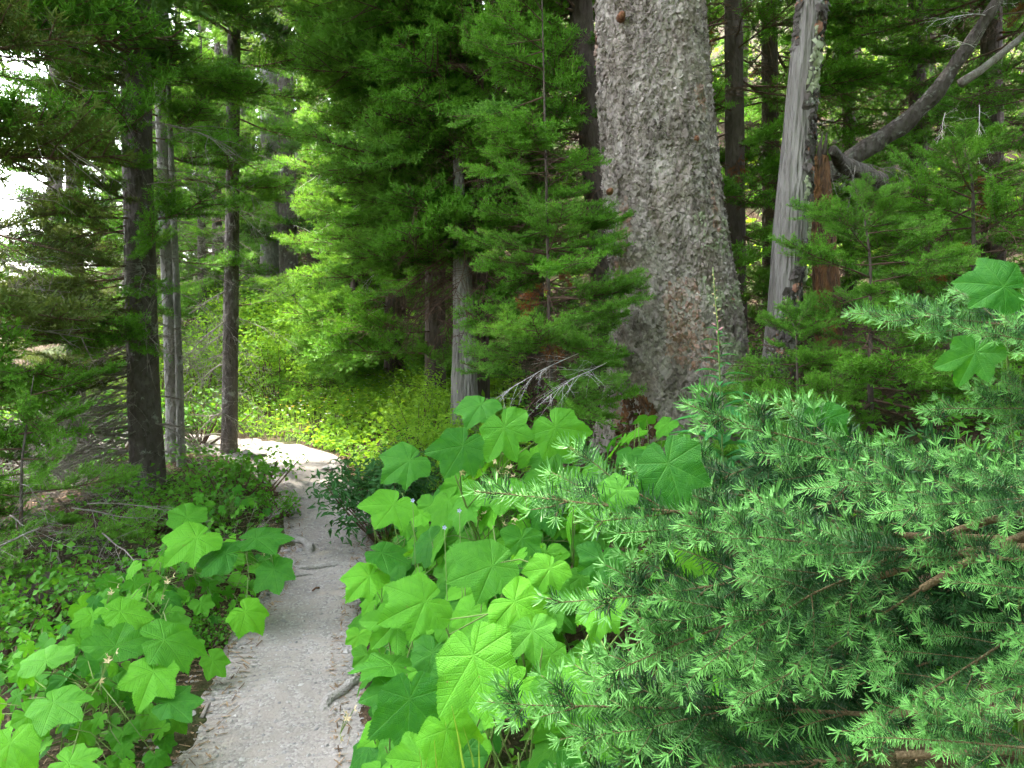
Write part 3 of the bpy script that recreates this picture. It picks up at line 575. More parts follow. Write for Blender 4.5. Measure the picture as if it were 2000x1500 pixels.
for q, (px, Y, w, lb_) in enumerate(((395, 12.5, 20, 'pale green fir filling the gap between the slender trunk and the thin straight trunk'), (300, 15, 26, 'hazy far fir showing between the thick dark trunk and the slender trunk'), (215, 16, 30, 'far fir showing its dark top against the white sky'), (480, 17, 28, 'tall far fir directly left of the broad grey trunk'), (672, 19, 24, 'far fir half hidden by the edge of the fir wall'), (110, 21, 34, 'far fir low in the white sky gap'))):
    tree('fir_tree', lb_, [(px, 640), (px - 3, 300), (px - 5, 0)], Y, w, (7.0, 8.5, 13, 15, 14, 13)[q], 'bark_fir', [S((.5, (6.9, 8.2, 3.6, 13, 13, 3.6)[q]), (64, 80, 26, 56, 44, 26)[q], (1.5, .5), (-14, 5), 'bright' if q in (0, 1, 3) else 'far'), S((.4, 3), 8, (1, 1), (-20, -10), 'grey')], 50 + q)
tree('fir_tree', 'pale green fir closing the sky gap right of the slender trunk', [(425, 640), (423, 300)], 14.0, 22, 8.0, 'bark_fir', [S((.6, 7.8), 70, (1.5, .6), (-12, 5), 'bright')], 58)
tree('fir_tree', 'pale green fir closing the sky gap behind the thick dark trunk', [(250, 640), (250, 300)], 11.5, 24, 6.6, 'bark_fir', [S((.6, 6.4), 60, (1.4, .5), (-12, 5), 'bright')], 59)
for q, (px, Y, lb_) in enumerate(((345, 19, 'misty far fir seen right beside the slender trunk'), (395, 21, 'misty far fir midway between the slender and the thin straight trunk'), (440, 18.5, 'misty far fir just left of the thin straight trunk'), (490, 20, 'misty far fir just right of the thin straight trunk'), (585, 26, 'misty far fir behind the orange trunks'), (290, 22, 'misty far fir behind the thick dark trunk'))):
    tree('fir_tree', lb_, [(px, 640), (px, 300)], Y, 24, 11.5 + q % 3, 'bark_fir', [S((.8, 11.2 + q % 3), 66, (2.0, .6), (-12, 5), 'far')], 150 + q)
# --- the fir wall in the middle
tree('fir_tree', 'bushy bright fir with branches down to the meadow, at the bend of the path', [(770, 790), (775, 400), (778, 0)], 9.7, 40, 14, 'bark_dark', [
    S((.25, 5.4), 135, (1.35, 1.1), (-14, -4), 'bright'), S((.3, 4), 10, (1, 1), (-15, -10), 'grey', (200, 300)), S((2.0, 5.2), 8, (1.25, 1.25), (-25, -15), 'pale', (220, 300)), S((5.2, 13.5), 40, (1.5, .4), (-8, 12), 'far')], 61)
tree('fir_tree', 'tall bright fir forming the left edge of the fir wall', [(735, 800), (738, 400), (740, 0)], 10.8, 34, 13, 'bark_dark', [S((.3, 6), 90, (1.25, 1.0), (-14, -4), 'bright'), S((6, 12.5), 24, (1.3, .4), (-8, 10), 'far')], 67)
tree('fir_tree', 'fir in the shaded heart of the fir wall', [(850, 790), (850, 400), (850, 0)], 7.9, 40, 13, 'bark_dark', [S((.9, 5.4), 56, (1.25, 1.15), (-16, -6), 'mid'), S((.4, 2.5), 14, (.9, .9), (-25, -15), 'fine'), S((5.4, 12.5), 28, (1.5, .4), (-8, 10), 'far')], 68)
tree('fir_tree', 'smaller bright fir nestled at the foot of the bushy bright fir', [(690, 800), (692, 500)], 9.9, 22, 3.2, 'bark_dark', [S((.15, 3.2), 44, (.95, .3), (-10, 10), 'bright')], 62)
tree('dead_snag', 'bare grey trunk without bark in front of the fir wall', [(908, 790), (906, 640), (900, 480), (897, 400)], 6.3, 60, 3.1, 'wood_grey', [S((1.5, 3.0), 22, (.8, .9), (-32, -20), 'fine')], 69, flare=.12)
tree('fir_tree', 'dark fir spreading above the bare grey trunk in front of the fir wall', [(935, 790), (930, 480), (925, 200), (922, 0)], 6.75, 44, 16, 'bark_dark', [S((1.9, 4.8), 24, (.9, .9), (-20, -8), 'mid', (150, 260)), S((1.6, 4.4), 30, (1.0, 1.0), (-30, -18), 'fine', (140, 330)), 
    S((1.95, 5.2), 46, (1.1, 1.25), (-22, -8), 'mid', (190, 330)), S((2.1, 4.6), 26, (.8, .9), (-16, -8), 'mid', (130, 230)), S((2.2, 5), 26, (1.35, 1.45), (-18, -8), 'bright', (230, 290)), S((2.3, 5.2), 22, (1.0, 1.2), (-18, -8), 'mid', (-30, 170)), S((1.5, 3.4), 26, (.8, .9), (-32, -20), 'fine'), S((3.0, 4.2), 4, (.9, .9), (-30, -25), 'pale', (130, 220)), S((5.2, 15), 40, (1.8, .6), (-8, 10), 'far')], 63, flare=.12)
tree('fir_tree', 'leaning brown fir trunk close behind the massive spruce', [(1186, 640), (1170, 450), (1152, 230), (1130, 0)], 6.4, 50, 15, 'bark_dark', [
    S((1.2, 4.4), 46, (1.1, 1.1), (-28, -16), 'fine', (180, 330)), S((1.8, 4.6), 22, (1.15, 1.2), (-20, -8), 'mid', (200, 320)), S((1.3, 4.2), 9, (.5, .5), (-10, -5), 'mid', (120, 230)), S((4.6, 14), 40, (1.7, .6), (-8, 10), 'far')], 64)
tree('fir_tree', 'young fir with tufted branches pressed against the massive spruce trunk', [(1078, 830), (1072, 600), (1068, 400)], 4.35, 9, 3.5, 'bark_dark', [
    S((1.0, 2.35), 26, (.60, .42), (-12, 0), 'mid'), S((2.3, 3.3), 14, (.55, .40), (-12, 0), 'mid', (190, 330)), S((1.05, 2.0), 14, (.60, .45), (-10, 8), 'bright', (90, 300)), S((.9, 2.2), 10, (.5, .4), (-14, 0), 'mid', (60, 150)), S((.7, 1.6), 10, (.5, .4), (-30, -20), 'fine'), S((.9, 2.0), 4, (.3, .3), (-60, -40), 'brownfir')], 65)
# --- right side
tree('fir_tree', 'low young fir spreading across the foot of the massive spruce', [(1560, 860), (1555, 640)], 3.75, 9, 1.45, 'bark_dark', [S((1.3, 1.43), 5, (.22, .15), (25, 50), 'mid'), S((.55, 1.4), 30, (.55, .25), (-8, 8), 'mid')], 71)
tree('fir_tree', 'young fir behind the foreground boughs, below the broken stump', [(1700, 880), (1700, 500)], 3.9, 12, 2.1, 'bark_dark', [S((1.9, 2.08), 6, (.3, .2), (25, 50), 'mid'), S((.55, 2.05), 46, (.85, .35), (-12, 5), 'mid'), S((.6, 1.5), 10, (.8, .7), (-30, -20), 'fine')], 72)
tree('fir_tree', 'dark young fir in the gloom under the leaning dead trunk', [(1905, 800), (1900, 350)], 4.9, 14, 2.6, 'bark_dark', [S((2.4, 2.58), 6, (.3, .2), (25, 50), 'mid'), S((.8, 2.5), 44, (1.05, .5), (-14, 5), 'mid'), S((.8, 2.4), 12, (.9, .8), (-28, -18), 'fine'), S((1, 2.2), 4, (.4, .4), (-50, -40), 'brownfir')], 73)
for q, (px, Y, w, lb_) in enumerate(((1432, 8.2, 38, 'dark fir trunk seen between the massive spruce and the grey snag'), (1502, 9.4, 34, 'second dark trunk behind the snag, nearer to its top'), (1655, 10.2, 26, 'brown trunk in the gloom just right of the snag top'), (1790, 9.0, 34, 'shadowed fir behind the leaning dead trunk'), (1935, 8.0, 40, 'shadowed fir at the right edge beyond the leaning dead trunk'), (1040, 9.5, 34, 'shadowed fir behind the leaning brown trunk'), (2060, 6.6, 40, 'dark fir at the right edge with boughs hanging over the frame'))):
    tree('fir_tree', lb_, [(px + 6, 640), (px + 3, 300), (px, 0)], Y, w, 14 + q % 3, 'bark_dark', [S((1.6, 4.8), 26, (1.1, 1.1), (-22, -12), 'fine'), S((1.5, 5.2), 30, (1.25, 1.3), (-18, -10), 'mid'), S((5, 14), 32, (1.8, .5), (-8, 10), 'far'), S((1.6, 4.5), 3, (.45, .45), (-50, -30), 'brownfir')], 80 + q)
rng = np.random.RandomState(90)
for q in range(24):
    px = 560 + 64 * q + 30 * rng.randn(); Y = 13 + 12 * rng.rand() ** 1.3; x = (px - 1000) / FPX * Y; b = g3(x, Y); h = 9 + 5 * rng.rand()
    conifer('fir_tree', 'sunlit fir glimpsed through the branches deep behind the massive spruce', b, [b - (0, 0, .1), b + (0, 0, h * .5), b + (.1, 0, h)], [.14, .1, .02], 'bark_dark', [S((b[2] + .3, b[2] + h), 28, (1.7, .4), (-14, 8), 'bright' if q % 2 else 'far')], 900 + q, group='sunlit firs deep behind the spruce', sides=8)

# ------------------------------------------------------------------ broad leaves
def leaf_mesh(seed, droop, fold, wave, curl, deep=1.0, teeth=58):
    rng = np.random.RandomState(seed); key = np.array([(0, 1.0), (11, .86), (25, .67), (36, .76), (48, .92), (61, .77), (77, .64), (91, .67), (106, .74), (124, .62), (146, .54), (163, .47), (173, .32), (180, .10)])
    key[:, 1] = np.where(np.isin(key[:, 0], (25, 77)), key[:, 1] / deep, key[:, 1]); veins = np.radians([0, 48, -48, 106, -106, 152, -152]); na = 232; nr = 8
    th = np.linspace(-np.pi, np.pi, na, endpoint=False); asym = 1 + .10 * np.sin(th * 2 + rng.rand() * 6) + .05 * np.sin(th * 3 + rng.rand() * 6)
    r = np.interp(np.degrees(np.abs(th)), key[:, 0], key[:, 1]) * asym; tt = (th / (2 * np.pi) * teeth * 2) % 1.0; r = r * (1 + .045 * (1 - np.abs(tt * 2 - 1)) + .012 * rng.randn(na))
    q = (np.arange(1, nr + 1) / nr) ** .8; RR = r[None] * q[:, None]; TH = np.broadcast_to(th, RR.shape); x = RR * np.cos(TH); y = RR * np.sin(TH)
    df = np.abs((TH[..., None] - veins + np.pi) % (2 * np.pi) - np.pi); k = df.argmin(-1); dm = df.min(-1); s = RR * np.cos(dm); t = RR * np.sin(dm)
    def shape(x, y, RR, TH, t):
        z = -droop * RR ** 2 * (1 + .3 * np.cos(TH)) + fold * np.abs(y) * .6 - fold * .25 * RR + .10 * t * (1 - RR * .5)
        z = z + wave * RR ** 1.6 * np.sin(TH * 4 + seed) * .5 + wave * .5 * RR ** 2 * np.sin(TH * 9 + 2 * seed) + curl * np.maximum(RR - .6, 0) ** 2 * np.sin(TH + seed * 1.7) * 3 + .02 * noise3(np.stack([x * 7, y * 7, x * 0 + seed], -1))
        return z
    z = shape(x, y, RR, TH, t); V = np.concatenate([[[0, 0, 0]], np.stack([x, y, z], -1).reshape(-1, 3)]); uv = np.concatenate([[[0, 0]], np.stack([s, t], -1).reshape(-1, 2)])
    i = 1 + np.arange(nr - 1)[:, None] * na; j = np.arange(na)[None]; f4 = np.stack([i + j, i + na + j, i + na + (j + 1) % na, i + (j + 1) % na], -1).reshape(-1, 4); jj = np.arange(na); f3 = np.stack([np.zeros(na, int), 1 + jj, 1 + (jj + 1) % na], -1)
    return Geo().add(V, f3, f4, .5, uv).mesh('thimbleberry_leaf', M['leaf'])
LEAF = [leaf_mesh(1, .10, .10, .05, .0), leaf_mesh(2, .22, .16, .08, .1, .92), leaf_mesh(3, .06, .24, .07, .05, 1.12), leaf_mesh(4, .30, .05, .10, .2, .88), leaf_mesh(5, .16, .30, .06, .12), leaf_mesh(6, .02, .12, .12, -.2), leaf_mesh(7, .38, .18, .06, .3)]
CURR = [leaf_mesh(11, .10, .2, .06, 0, 1.5, 16), leaf_mesh(12, .2, .1, .1, .1, 1.6, 16), leaf_mesh(13, .05, .3, .05, 0, 1.45, 16)]
def sepal_cluster(seed):
    rng = np.random.RandomState(seed); G = Geo()
    for f in range(4):
        c = np.array([.022 * rng.randn(), .022 * rng.randn(), .02 * rng.randn()]); ax = nrm(rng.randn(3) + (0, -1, .6)); e1 = nrm(np.cross(ax, (.3, .2, 1))); e2 = np.cross(ax, e1)
        G.tube(np.array([c * 0 - (0, 0, .05), c * .6 - (0, 0, .02), c]), [.0012] * 3, 3, .5, 0)
        for s in range(5):
            a = s * 1.2566; d = e1 * math.cos(a) + e2 * math.sin(a); p = np.cross(ax, d); V = np.array([c, c + d * .006 + p * .0032 + ax * .002, c + d * .014 + ax * .006, c + d * .006 - p * .0032 + ax * .002]); G.add(V, None, [(0, 1, 2, 3)], .5, None, 1)
    return G.mesh('sepals', [M['stem'], M['cream']], False)
SEP = [sepal_cluster(q) for q in range(3)]
def leaf_obj(root, b, node, pos, tip, nh, size, rng, stemG, meshes=None, wood=.0018):
    me = (meshes or LEAF)[rng.randint(len(meshes or LEAF))]; Mx = frame(tip, up=nh, s=size, loc=pos - b); Mx = Mx @ Matrix.Diagonal((1, 1.0 + .15 * rng.randn() * .6, 1, 1))
    o = link('leaf', me, root, Mx); m = (node + pos) / 2 + np.array([0, 0, .02]) + .01 * rng.randn(3); stemG.tube(np.array([node, m, pos - nrm(nh) * .003]) - b, [wood * 1.3, wood, wood * .8], 4); return o
CAMV = np.array([0, -.75, .55])
def plant(name, label, x, y, h, n, size, seed, cat='plant', az=(150, 330), lean=(-.25, -.15), heroes=(), meshes=None, spread=.22, sep=0, group=None, stems=2):
    rng = np.random.RandomState(seed); b = g3(x, y); root = thing(name, b, label, cat, group); G = Geo(); ax = []
    for q in range(stems):
        d = np.array([lean[0] + .3 * rng.randn(), lean[1] + .3 * rng.randn(), 1.4]); A = curve(b + np.array([.05 * rng.randn(), .05 * rng.randn(), -.03]), d, h * (.8 + .3 * rng.rand()), 7, (0, 0, .2), rng, .05); ax.append(A); G.tube(A - b, np.linspace(.0045, .0022, 7) * (.6 + h * .6), 5)
    for q in range(n):
        A = ax[q % stems]; rr = spread * 1.35 * math.sqrt((q + .5) / n); a = q * 2.39996 + .5 * rng.rand(); lay = rng.rand() ** 1.7
        xy = np.array([x + lean[0] * h * .35 + rr * math.cos(a), y + lean[1] * h * .35 + rr * math.sin(a)]); d_e, _ = path_d(xy[0], xy[1])
        if d_e < (.02 if y < 1.8 and x > -.6 else -.08): continue
        gh = float(gz(xy[0], xy[1])); pos = np.array([xy[0], xy[1], gh + h * (1 - .45 * lay) * (1.02 - .42 * (rr / (spread * 1.35)) ** 2) * float(.45 + .55 * sst(-.05, .35, d_e)) + .03]); node, _ = along(A, np.array([.35 + .6 * (1 - lay) * rng.rand()])); node = node[0]
        az_ = R(az[0] + (az[1] - az[0]) * rng.rand()); out = nrm(np.array([math.sin(az_), math.cos(az_), 0]) + .5 * np.array([math.cos(a), math.sin(a), 0])); pt = R(-22 - 36 * rng.rand()); tip = out * math.cos(pt) + UPV * math.sin(pt)
        nh = nrm(UPV * .8 + out * .45 + CAMV * .55 + .20 * rng.randn(3)); leaf_obj(root, b, node, pos, tip, nh, size * (.62 + .62 * rng.rand()), rng, G, meshes)
    for (px, py, dep, rpx, ang, tilt, *vi) in heroes:
        pos = at(px, py, dep); s = rpx / FPX * dep; back = nrm(CAM - pos); a = R(ang); sc = RT * math.cos(a) + UP * math.sin(a); nh = nrm(back * (1 - tilt) + UPV * tilt + .10 * rng.randn(3)); A = ax[rng.randint(stems)]; node, _ = along(A, np.array([.85]))
        leaf_obj(root, b, node[0], pos, sc - nh * np.dot(sc, nh), nh, s, rng, G, [LEAF[vi[0]]] if vi else meshes)
    link('stem', G.mesh('stem', M['stem']), root)
    for q in range(sep):
        A = ax[q % stems]; link('flower_cluster', SEP[q % 3], root, Matrix.Translation(Vector(A[-1] - b + np.array([.06 * rng.randn(), .06 * rng.randn() - .05, .05 + .04 * rng.rand()]))) @ Matrix.Scale(1.1, 4))
    return root
# right bank
rp = [ # label, x, y, h, n, size, heroes
 ('thimbleberry plant with the largest veined leaf, beside the lower path edge', .02, 1.55, .62, 9, .11, [(925, 1280, 1.40, 128, -74, .25, 0), (1040, 1232, 1.46, 72, -85, .35, 2), (1005, 1175, 1.55, 85, -35, .5, 3), (872, 1425, 1.38, 100, -65, .3, 1), (800, 1365, 1.5, 105, -95, .35, 0)]),
 ('thimbleberry plant at the bottom edge of the picture under the grass blades', -.12, 1.25, .32, 6, .11, [(825, 1490, 1.40, 85, -120, .5, 5), (900, 1480, 1.36, 80, -100, .4, 0)]),
 ('thimbleberry plant with one yellowed curled leaf hanging over the path edge', -.28, 1.95, .42, 9, .105, [(765, 1300, 1.75, 82, -160, .8, 4), (830, 1175, 1.8, 92, -150, .4, 1), (765, 1345, 1.7, 66, -105, .3, 0), (775, 1215, 1.8, 75, -130, .4, 2)]),
 ('thimbleberry plant with a broad smooth leaf left of the fir bough tips', .05, 2.05, .72, 10, .115, [(962, 1105, 1.72, 118, -155, .4, 0), (1075, 1110, 1.6, 70, -120, .3, 1)]),
 ('thimbleberry plant reaching its leaf onto the gravel by the crossing root', -.42, 2.55, .36, 8, .10, [(722, 1125, 2.55, 75, -120, .5, 1), (745, 1080, 2.6, 78, -50, .6, 0)]),
 ('thimbleberry plant with lilac flecks of flower, halfway along the bank', -.22, 2.65, .50, 10, .11, []),
 ('thimbleberry plant with dense rounded leaves behind the broad smooth leaf', .05, 2.60, .66, 12, .115, [(985, 955, 2.3, 80, -95, .35, 0)]),
 ('thimbleberry plant with cream flower heads left of the fir bough tips', .28, 2.65, .66, 11, .115, [(1125, 935, 2.2, 85, -110, .4, 1), (1085, 885, 2.25, 60, -80, .3, 2)]),
 ('thimbleberry plant standing tallest with star-shaped leaves below the bare grey trunk', .02, 2.85, .84, 14, .125, [(985, 835, 2.15, 95, -70, .3, 2), (1085, 835, 2.15, 90, -60, .3, 4), (905, 870, 2.3, 95, -120, .4, 0), (940, 790, 2.4, 70, -110, .4, 1)]),
 ('thimbleberry plant leaning toward the meadow below the bushy bright fir', -.30, 3.15, .60, 12, .115, [(800, 900, 2.75, 80, -140, .4, 1), (770, 985, 2.6, 80, -120, .4, 0)]),
 ('thimbleberry plant with folded leaves where the bank meets the bend', -.48, 3.45, .48, 10, .11, []),
 ('low thimbleberry plant spilling onto the gravel beside the worn lower root', -.18, 1.62, .24, 9, .105, []),
 ('low thimbleberry plant spilling onto the gravel just below the crossing root', -.33, 2.25, .24, 9, .10, []),
 ('low thimbleberry plant at the path edge just above the crossing root', -.50, 2.95, .26, 9, .10, []),
 ('low thimbleberry plant at the path edge next to the dark narrow-leaved shrub', -.64, 3.55, .28, 10, .10, []),
 ('thimbleberry plant in the middle of the bank above the yellowed leaf', -.10, 2.30, .50, 10, .11, []),
 ('thimbleberry plant deep in shade at the foot of the massive spruce', .62, 3.3, .55, 9, .11, []),
 ('thimbleberry plant pushing large leaves up through the foreground fir boughs', .42, 1.75, .74, 5, .12, [(1305, 905, 1.28, 135, -72, .25, 0), (1212, 958, 1.25, 70, -150, .35, 1), (1420, 975, 1.6, 60, -40, .4, 3), (1130, 1330, 1.32, 80, -75, .3, 2), (1215, 1400, 1.30, 100, -110, .35, 0), (1180, 1180, 1.5, 75, -100, .3, 1)]),
 ('thimbleberry plant whose notched leaf stands behind the bough below the snag', .75, 1.75, .72, 2, .11, [(1606, 822, 1.2, 92, -85, .15, 0), (1450, 1340, 1.5, 75, -90, .3, 1)]),
 ('thimbleberry plant with bright lobed leaves above the boughs at the right edge', 1.05, 1.45, 1.0, 1, .11, [(1905, 688, 1.0, 100, -118, .1, 2), (1960, 560, 1.02, 100, 160, .2, 1)])]
for q, (lb_, x, y, h, n, sz, he) in enumerate(rp):
    n = int(n * 2.6) if n > 6 else n; sz *= .80; he = [(a_, b__, c_, r_ * (.95 if b__ > 1150 else .78), *z_) for a_, b__, c_, r_, *z_ in he]
    plant('thimbleberry_plant', lb_, x, y, h, n, sz, 500 + q, heroes=he, sep=(3 if q in (7, 8, 6) else (1 if q in (4, 5, 12) else 0)), stems=4 if n > 8 else 2, az=(140, 340))
# left bank
lp_ = [
 ('thimbleberry plant with a bright star-shaped leaf at the lower left path edge', (225, 1262), .34, 5, .085, [(225, 1262, 2.32, 78, 70, .7, 2), (300, 1312, 2.25, 72, -100, .6, 4), (320, 1250, 2.35, 85, 35, .6, 1), (330, 1372, 2.2, 62, 40, .6, 0)]),
 ('thimbleberry plant with broad leaves at the bottom left corner', (90, 1420), .34, 6, .085, [(105, 1372, 2.1, 85, -65, .7, 0), (20, 1452, 1.95, 80, -100, .7, 1), (135, 1490, 1.95, 75, -30, .7, 2), (90, 1290, 2.2, 60, 100, .7, 1)]),
 ('thimbleberry plant halfway up the left path edge with drooping smooth leaves', (470, 1090), .34, 8, .09, [(500, 1052, 3.4, 72, 10, .6, 0), (385, 1050, 3.3, 68, -120, .6, 1), (440, 1080, 3.3, 60, -150, .6, 3), (535, 1112, 3.3, 55, -80, .5, 0), (480, 1195, 2.9, 50, -60, .6, 1)]),
 ('thimbleberry plant behind the currant leaves beside the dead brush', (240, 1180), .34, 6, .08, [(235, 1195, 2.7, 62, 20, .7, 0), (365, 1010, 3.5, 50, 90, .6, 1)])]
for q, (lb_, (px, py), h, n, sz, he) in enumerate(lp_):
    r = ray(px, py); t = (.22 - 1.5) / r[2]; p = CAM + r * t; plant('thimbleberry_plant', lb_, p[0] + .02, p[1] + .1, h, int(n * 3.2), sz * .85, 540 + q, heroes=he, az=(60, 230), lean=(.25, -.1), sep=1, stems=2)
for q, ((px, py), lb_) in enumerate((((330, 1135), 'currant plant with small lobed leaves in the middle of the left bank'), ((400, 1160), 'currant plant with small lobed leaves nearest the path, opposite the crossing root'), ((270, 1225), 'currant plant with small lobed leaves above the bright star-shaped leaf'), ((150, 1330), 'currant plant with small lobed leaves beside the dead brush in the lower corner'), ((440, 1010), 'currant plant with small lobed leaves at the top of the left bank'), ((60, 1330), 'currant plant with small lobed leaves at the very left edge'), ((200, 1430), 'currant plant with small lobed leaves at the bottom left'))):
    r = ray(px, py); t = (.14 - 1.5) / r[2]; p = CAM + r * t; plant('currant_plant', lb_, p[0], p[1], .30, 34, .042, 560 + q, az=(40, 320), lean=(.15, -.1), meshes=CURR, spread=.20, stems=5, group='currant plants on the left bank')

# ------------------------------------------------------------------ foreground fir
rng = np.random.RandomState(77); fbase = g3(1.38, 1.25); root = thing('fir_tree', fbase, 'fir with blue-green needle boughs filling the lower right corner', 'tree')
ft = np.array([fbase - (0, 0, .1), fbase + (.02, 0, 1.0), fbase + (.0, .02, 2.6)]); link('trunk', trunk_mesh(ft - fbase, [.05, .04, .012], 12, 77, M['bark_fir'], .05, 24), root)
spr = [((1680, 592, 1.25), (2300, 690, 1.0)), ((1870, 645, 1.0), (2400, 710, .9)), ((1350, 880, 1.30), (2150, 1000, 1.05)), ((1570, 915, 1.05), (2200, 965, .9)), ((1800, 815, 1.15), (2350, 810, 1.0)), ((962, 1035, 1.32), (1750, 1045, 1.2)), ((1150, 915, 1.7), (1750, 1010, 1.5)), ((1100, 1160, 1.15), (1800, 1085, 1.05)),
 ((1330, 1095, 1.0), (2000, 1095, .9)), ((1705, 965, .9), (2300, 965, .8)), ((1160, 1310, 1.05), (1700, 1130, 1.05)), ((1855, 1165, .82), (2400, 1175, .75)), ((1842, 1330, .8), (2400, 1265, .72)), ((1640, 1410, .85), (2100, 1180, .9)), ((1000, 1415, 1.15), (1700, 1395, 1.0)), ((1030, 1495, 1.08), (1750, 1475, .95)), ((1665, 1445, .74), (2300, 1500, .68)), ((1450, 1400, .92), (1800, 1150, 1.0)), ((1335, 1250, .96), (1800, 1060, 1.05))]
NH = len(spr)
for q in range(52):   # boughs beneath, their shade painted in with the darker needle colour
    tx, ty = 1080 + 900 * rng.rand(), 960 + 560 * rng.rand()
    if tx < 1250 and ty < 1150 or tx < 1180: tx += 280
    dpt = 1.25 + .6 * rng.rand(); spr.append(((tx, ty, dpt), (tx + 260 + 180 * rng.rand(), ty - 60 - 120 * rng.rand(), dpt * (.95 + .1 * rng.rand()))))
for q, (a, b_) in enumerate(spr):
    p1, p0 = at(*a), at(*b_); L = np.linalg.norm(p1 - p0); w, g = PROTO['bough'][q % 6] if q < NH else PROTO['near_shaded'][q % 8]
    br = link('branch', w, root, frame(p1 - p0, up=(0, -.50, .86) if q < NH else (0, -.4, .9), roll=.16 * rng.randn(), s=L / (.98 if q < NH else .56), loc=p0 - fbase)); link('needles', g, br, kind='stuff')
    if q < NH:
        zt = max(fbase[2] + .15, p0[2] - .12); e = np.array([fbase[0], fbase[1], zt]); m = p0 - nrm(p1 - p0) * np.linalg.norm(e - p0) * .5; tq = np.linspace(0, 1, 8)[:, None]; G = Geo(); G.tube(e * (1 - tq) ** 2 + 2 * m * tq * (1 - tq) + p0 * tq ** 2 - fbase, np.linspace(.009, .0050, 8), 6); link('limb', G.mesh('limb', M['twig_near']), root)

# ------------------------------------------------------------------ fireweed
b = at(1418, 800, 2.3); b = np.array([b[0], b[1], float(gz(b[0], b[1]))]); root = thing('fireweed_plant', b, 'tall fireweed stalk with narrow leaves and a budded tip in front of the massive spruce', 'plant'); top = aty(1392, 522, b[1]); mid_ = aty(1403, 650, b[1])
A = np.array([b, b * .5 + mid_ * .5 + (.02, 0, 0), mid_, top]); tt = np.linspace(0, 1, 14); A = np.stack([np.interp(tt, [0, .45, .75, 1], A[:, q]) for q in range(3)], -1); G = Geo(); G.tube(A - b, np.linspace(.005, .0016, 14), 6); link('stem', G.mesh('stem', M['stem']), root)
def lance(seed):
    G = Geo(); t = np.linspace(0, 1, 7); w = .11 * np.sin(np.pi * np.clip(t * .96 + .03, 0, 1)) ** .8; z = .10 * t - .38 * t * t; V = np.stack([np.stack([t, -w, z + w * .5], -1), np.stack([t, t * 0, z], -1), np.stack([t, w, z + w * .5], -1)], 1); i = np.arange(6)[:, None] * 3 + np.arange(2)[None]; G.add(V, None, np.stack([i, i + 3, i + 4, i + 1], -1), .3 + .4 * t.repeat(3)); return G.mesh('fireweed_leaf', M['fireweed'])
LN = lance(0)
for q in range(40):
    t = .48 + .38 * q / 40; p, T = along(A, np.array([t])); a = q * 2.4; L = .20 * (1 - .72 * sst(.55, .82, t)) * (.85 + .3 * rng.rand()); link('leaf', LN, root, frame((math.sin(a), math.cos(a), .35), s=L, loc=p[0] - b))
for q in range(16):
    t = .84 + .15 * q / 16; p, T = along(A, np.array([t])); a = q * 2.4; d = np.array([math.sin(a), math.cos(a), .5]); G = Geo(); L = .016 * (1.25 - q / 16); G.tube(np.array([p[0], p[0] + d * L * .6, p[0] + d * L]) - b, [.0012, .003, .001], 5); link('bud', G.mesh('bud', M['pink'] if q < 4 else M['cream']), root)

# ------------------------------------------------------------------ shrubs and undergrowth
def leaf_scatter(G, P, N_, size, rng, asp=.5, tone=None):
    n = len(P); d = nrm(rng.randn(n, 3) * (1, 1, .45)); nn = nrm(N_ + .45 * rng.randn(n, 3)); d = nrm(d - nn * (d * nn).sum(-1, keepdims=True)); w = np.cross(nn, d); l = (size * (.6 + .8 * rng.rand(n)))[:, None]
    V = np.stack([P, P + d * l * .45 + w * l * asp * .5 + nn * l * .10, P + d * l - nn * l * .12, P + d * l * .45 - w * l * asp * .5 + nn * l * .10, P + d * l * .5 - nn * l * .02], 1)
    f = np.arange(n)[:, None, None] * 5 + np.array([(0, 4, 1), (1, 4, 2), (2, 4, 3), (3, 4, 0)])[None]; G.add(V, f.reshape(-1, 3), tone=np.repeat((.2 + .6 * rng.rand(n)) if tone is None else tone, 5))
def shrub_mesh(seed, h, r, n, size, mat, asp=.5):
    rng = np.random.RandomState(seed); G = Geo(); W = Geo(); k = 16
    C = [np.array([r * .6 * rng.randn() * .7, r * .6 * rng.randn() * .7, h * (.35 + .6 * rng.rand())]) for _ in range(k)]
    for c in C: W.tube(curve((c[0] * .2, c[1] * .2, 0), c, np.linalg.norm(c), 5, (0, 0, .2), rng, .05), np.linspace(.008, .003, 5), 4)
    ci = rng.randint(k, size=n); off = nrm(rng.randn(n, 3)) * (rng.rand(n, 1) ** .5) * r * .42; P = np.array(C)[ci] + off; P[:, 2] = np.abs(P[:, 2]); leaf_scatter(G, P, nrm(off + (0, 0, r * .5)), size, rng, asp)
    return W.mesh('shrub_stem', M['twig_brown']), G.mesh('shrub_foliage', M[mat], False)
SH = [shrub_mesh(q, 1.25, .75, 1900, .055, 'bright_leaf') for q in range(3)]; SH2 = [shrub_mesh(10 + q, .55, .46, 1500, .07, 'dark_leaf', .30) for q in range(2)]; SH3 = [shrub_mesh(20 + q, .32, .30, 520, .036, 'small_leaf', .75) for q in range(3)]
def shrub(name, label, px, Y, s, mesh, seed, group=None):
    x = (px - 1000) / FPX * (Y + .1); b = g3(x, Y); rt = thing(name, b, label, 'shrub', group); w, g = mesh; Mx = Matrix.Rotation(seed * 1.3, 4, 'Z') @ Matrix.Scale(s, 4)
    st = link('stem', w, rt, Mx); link('foliage', g, rt, Mx, kind='stuff')
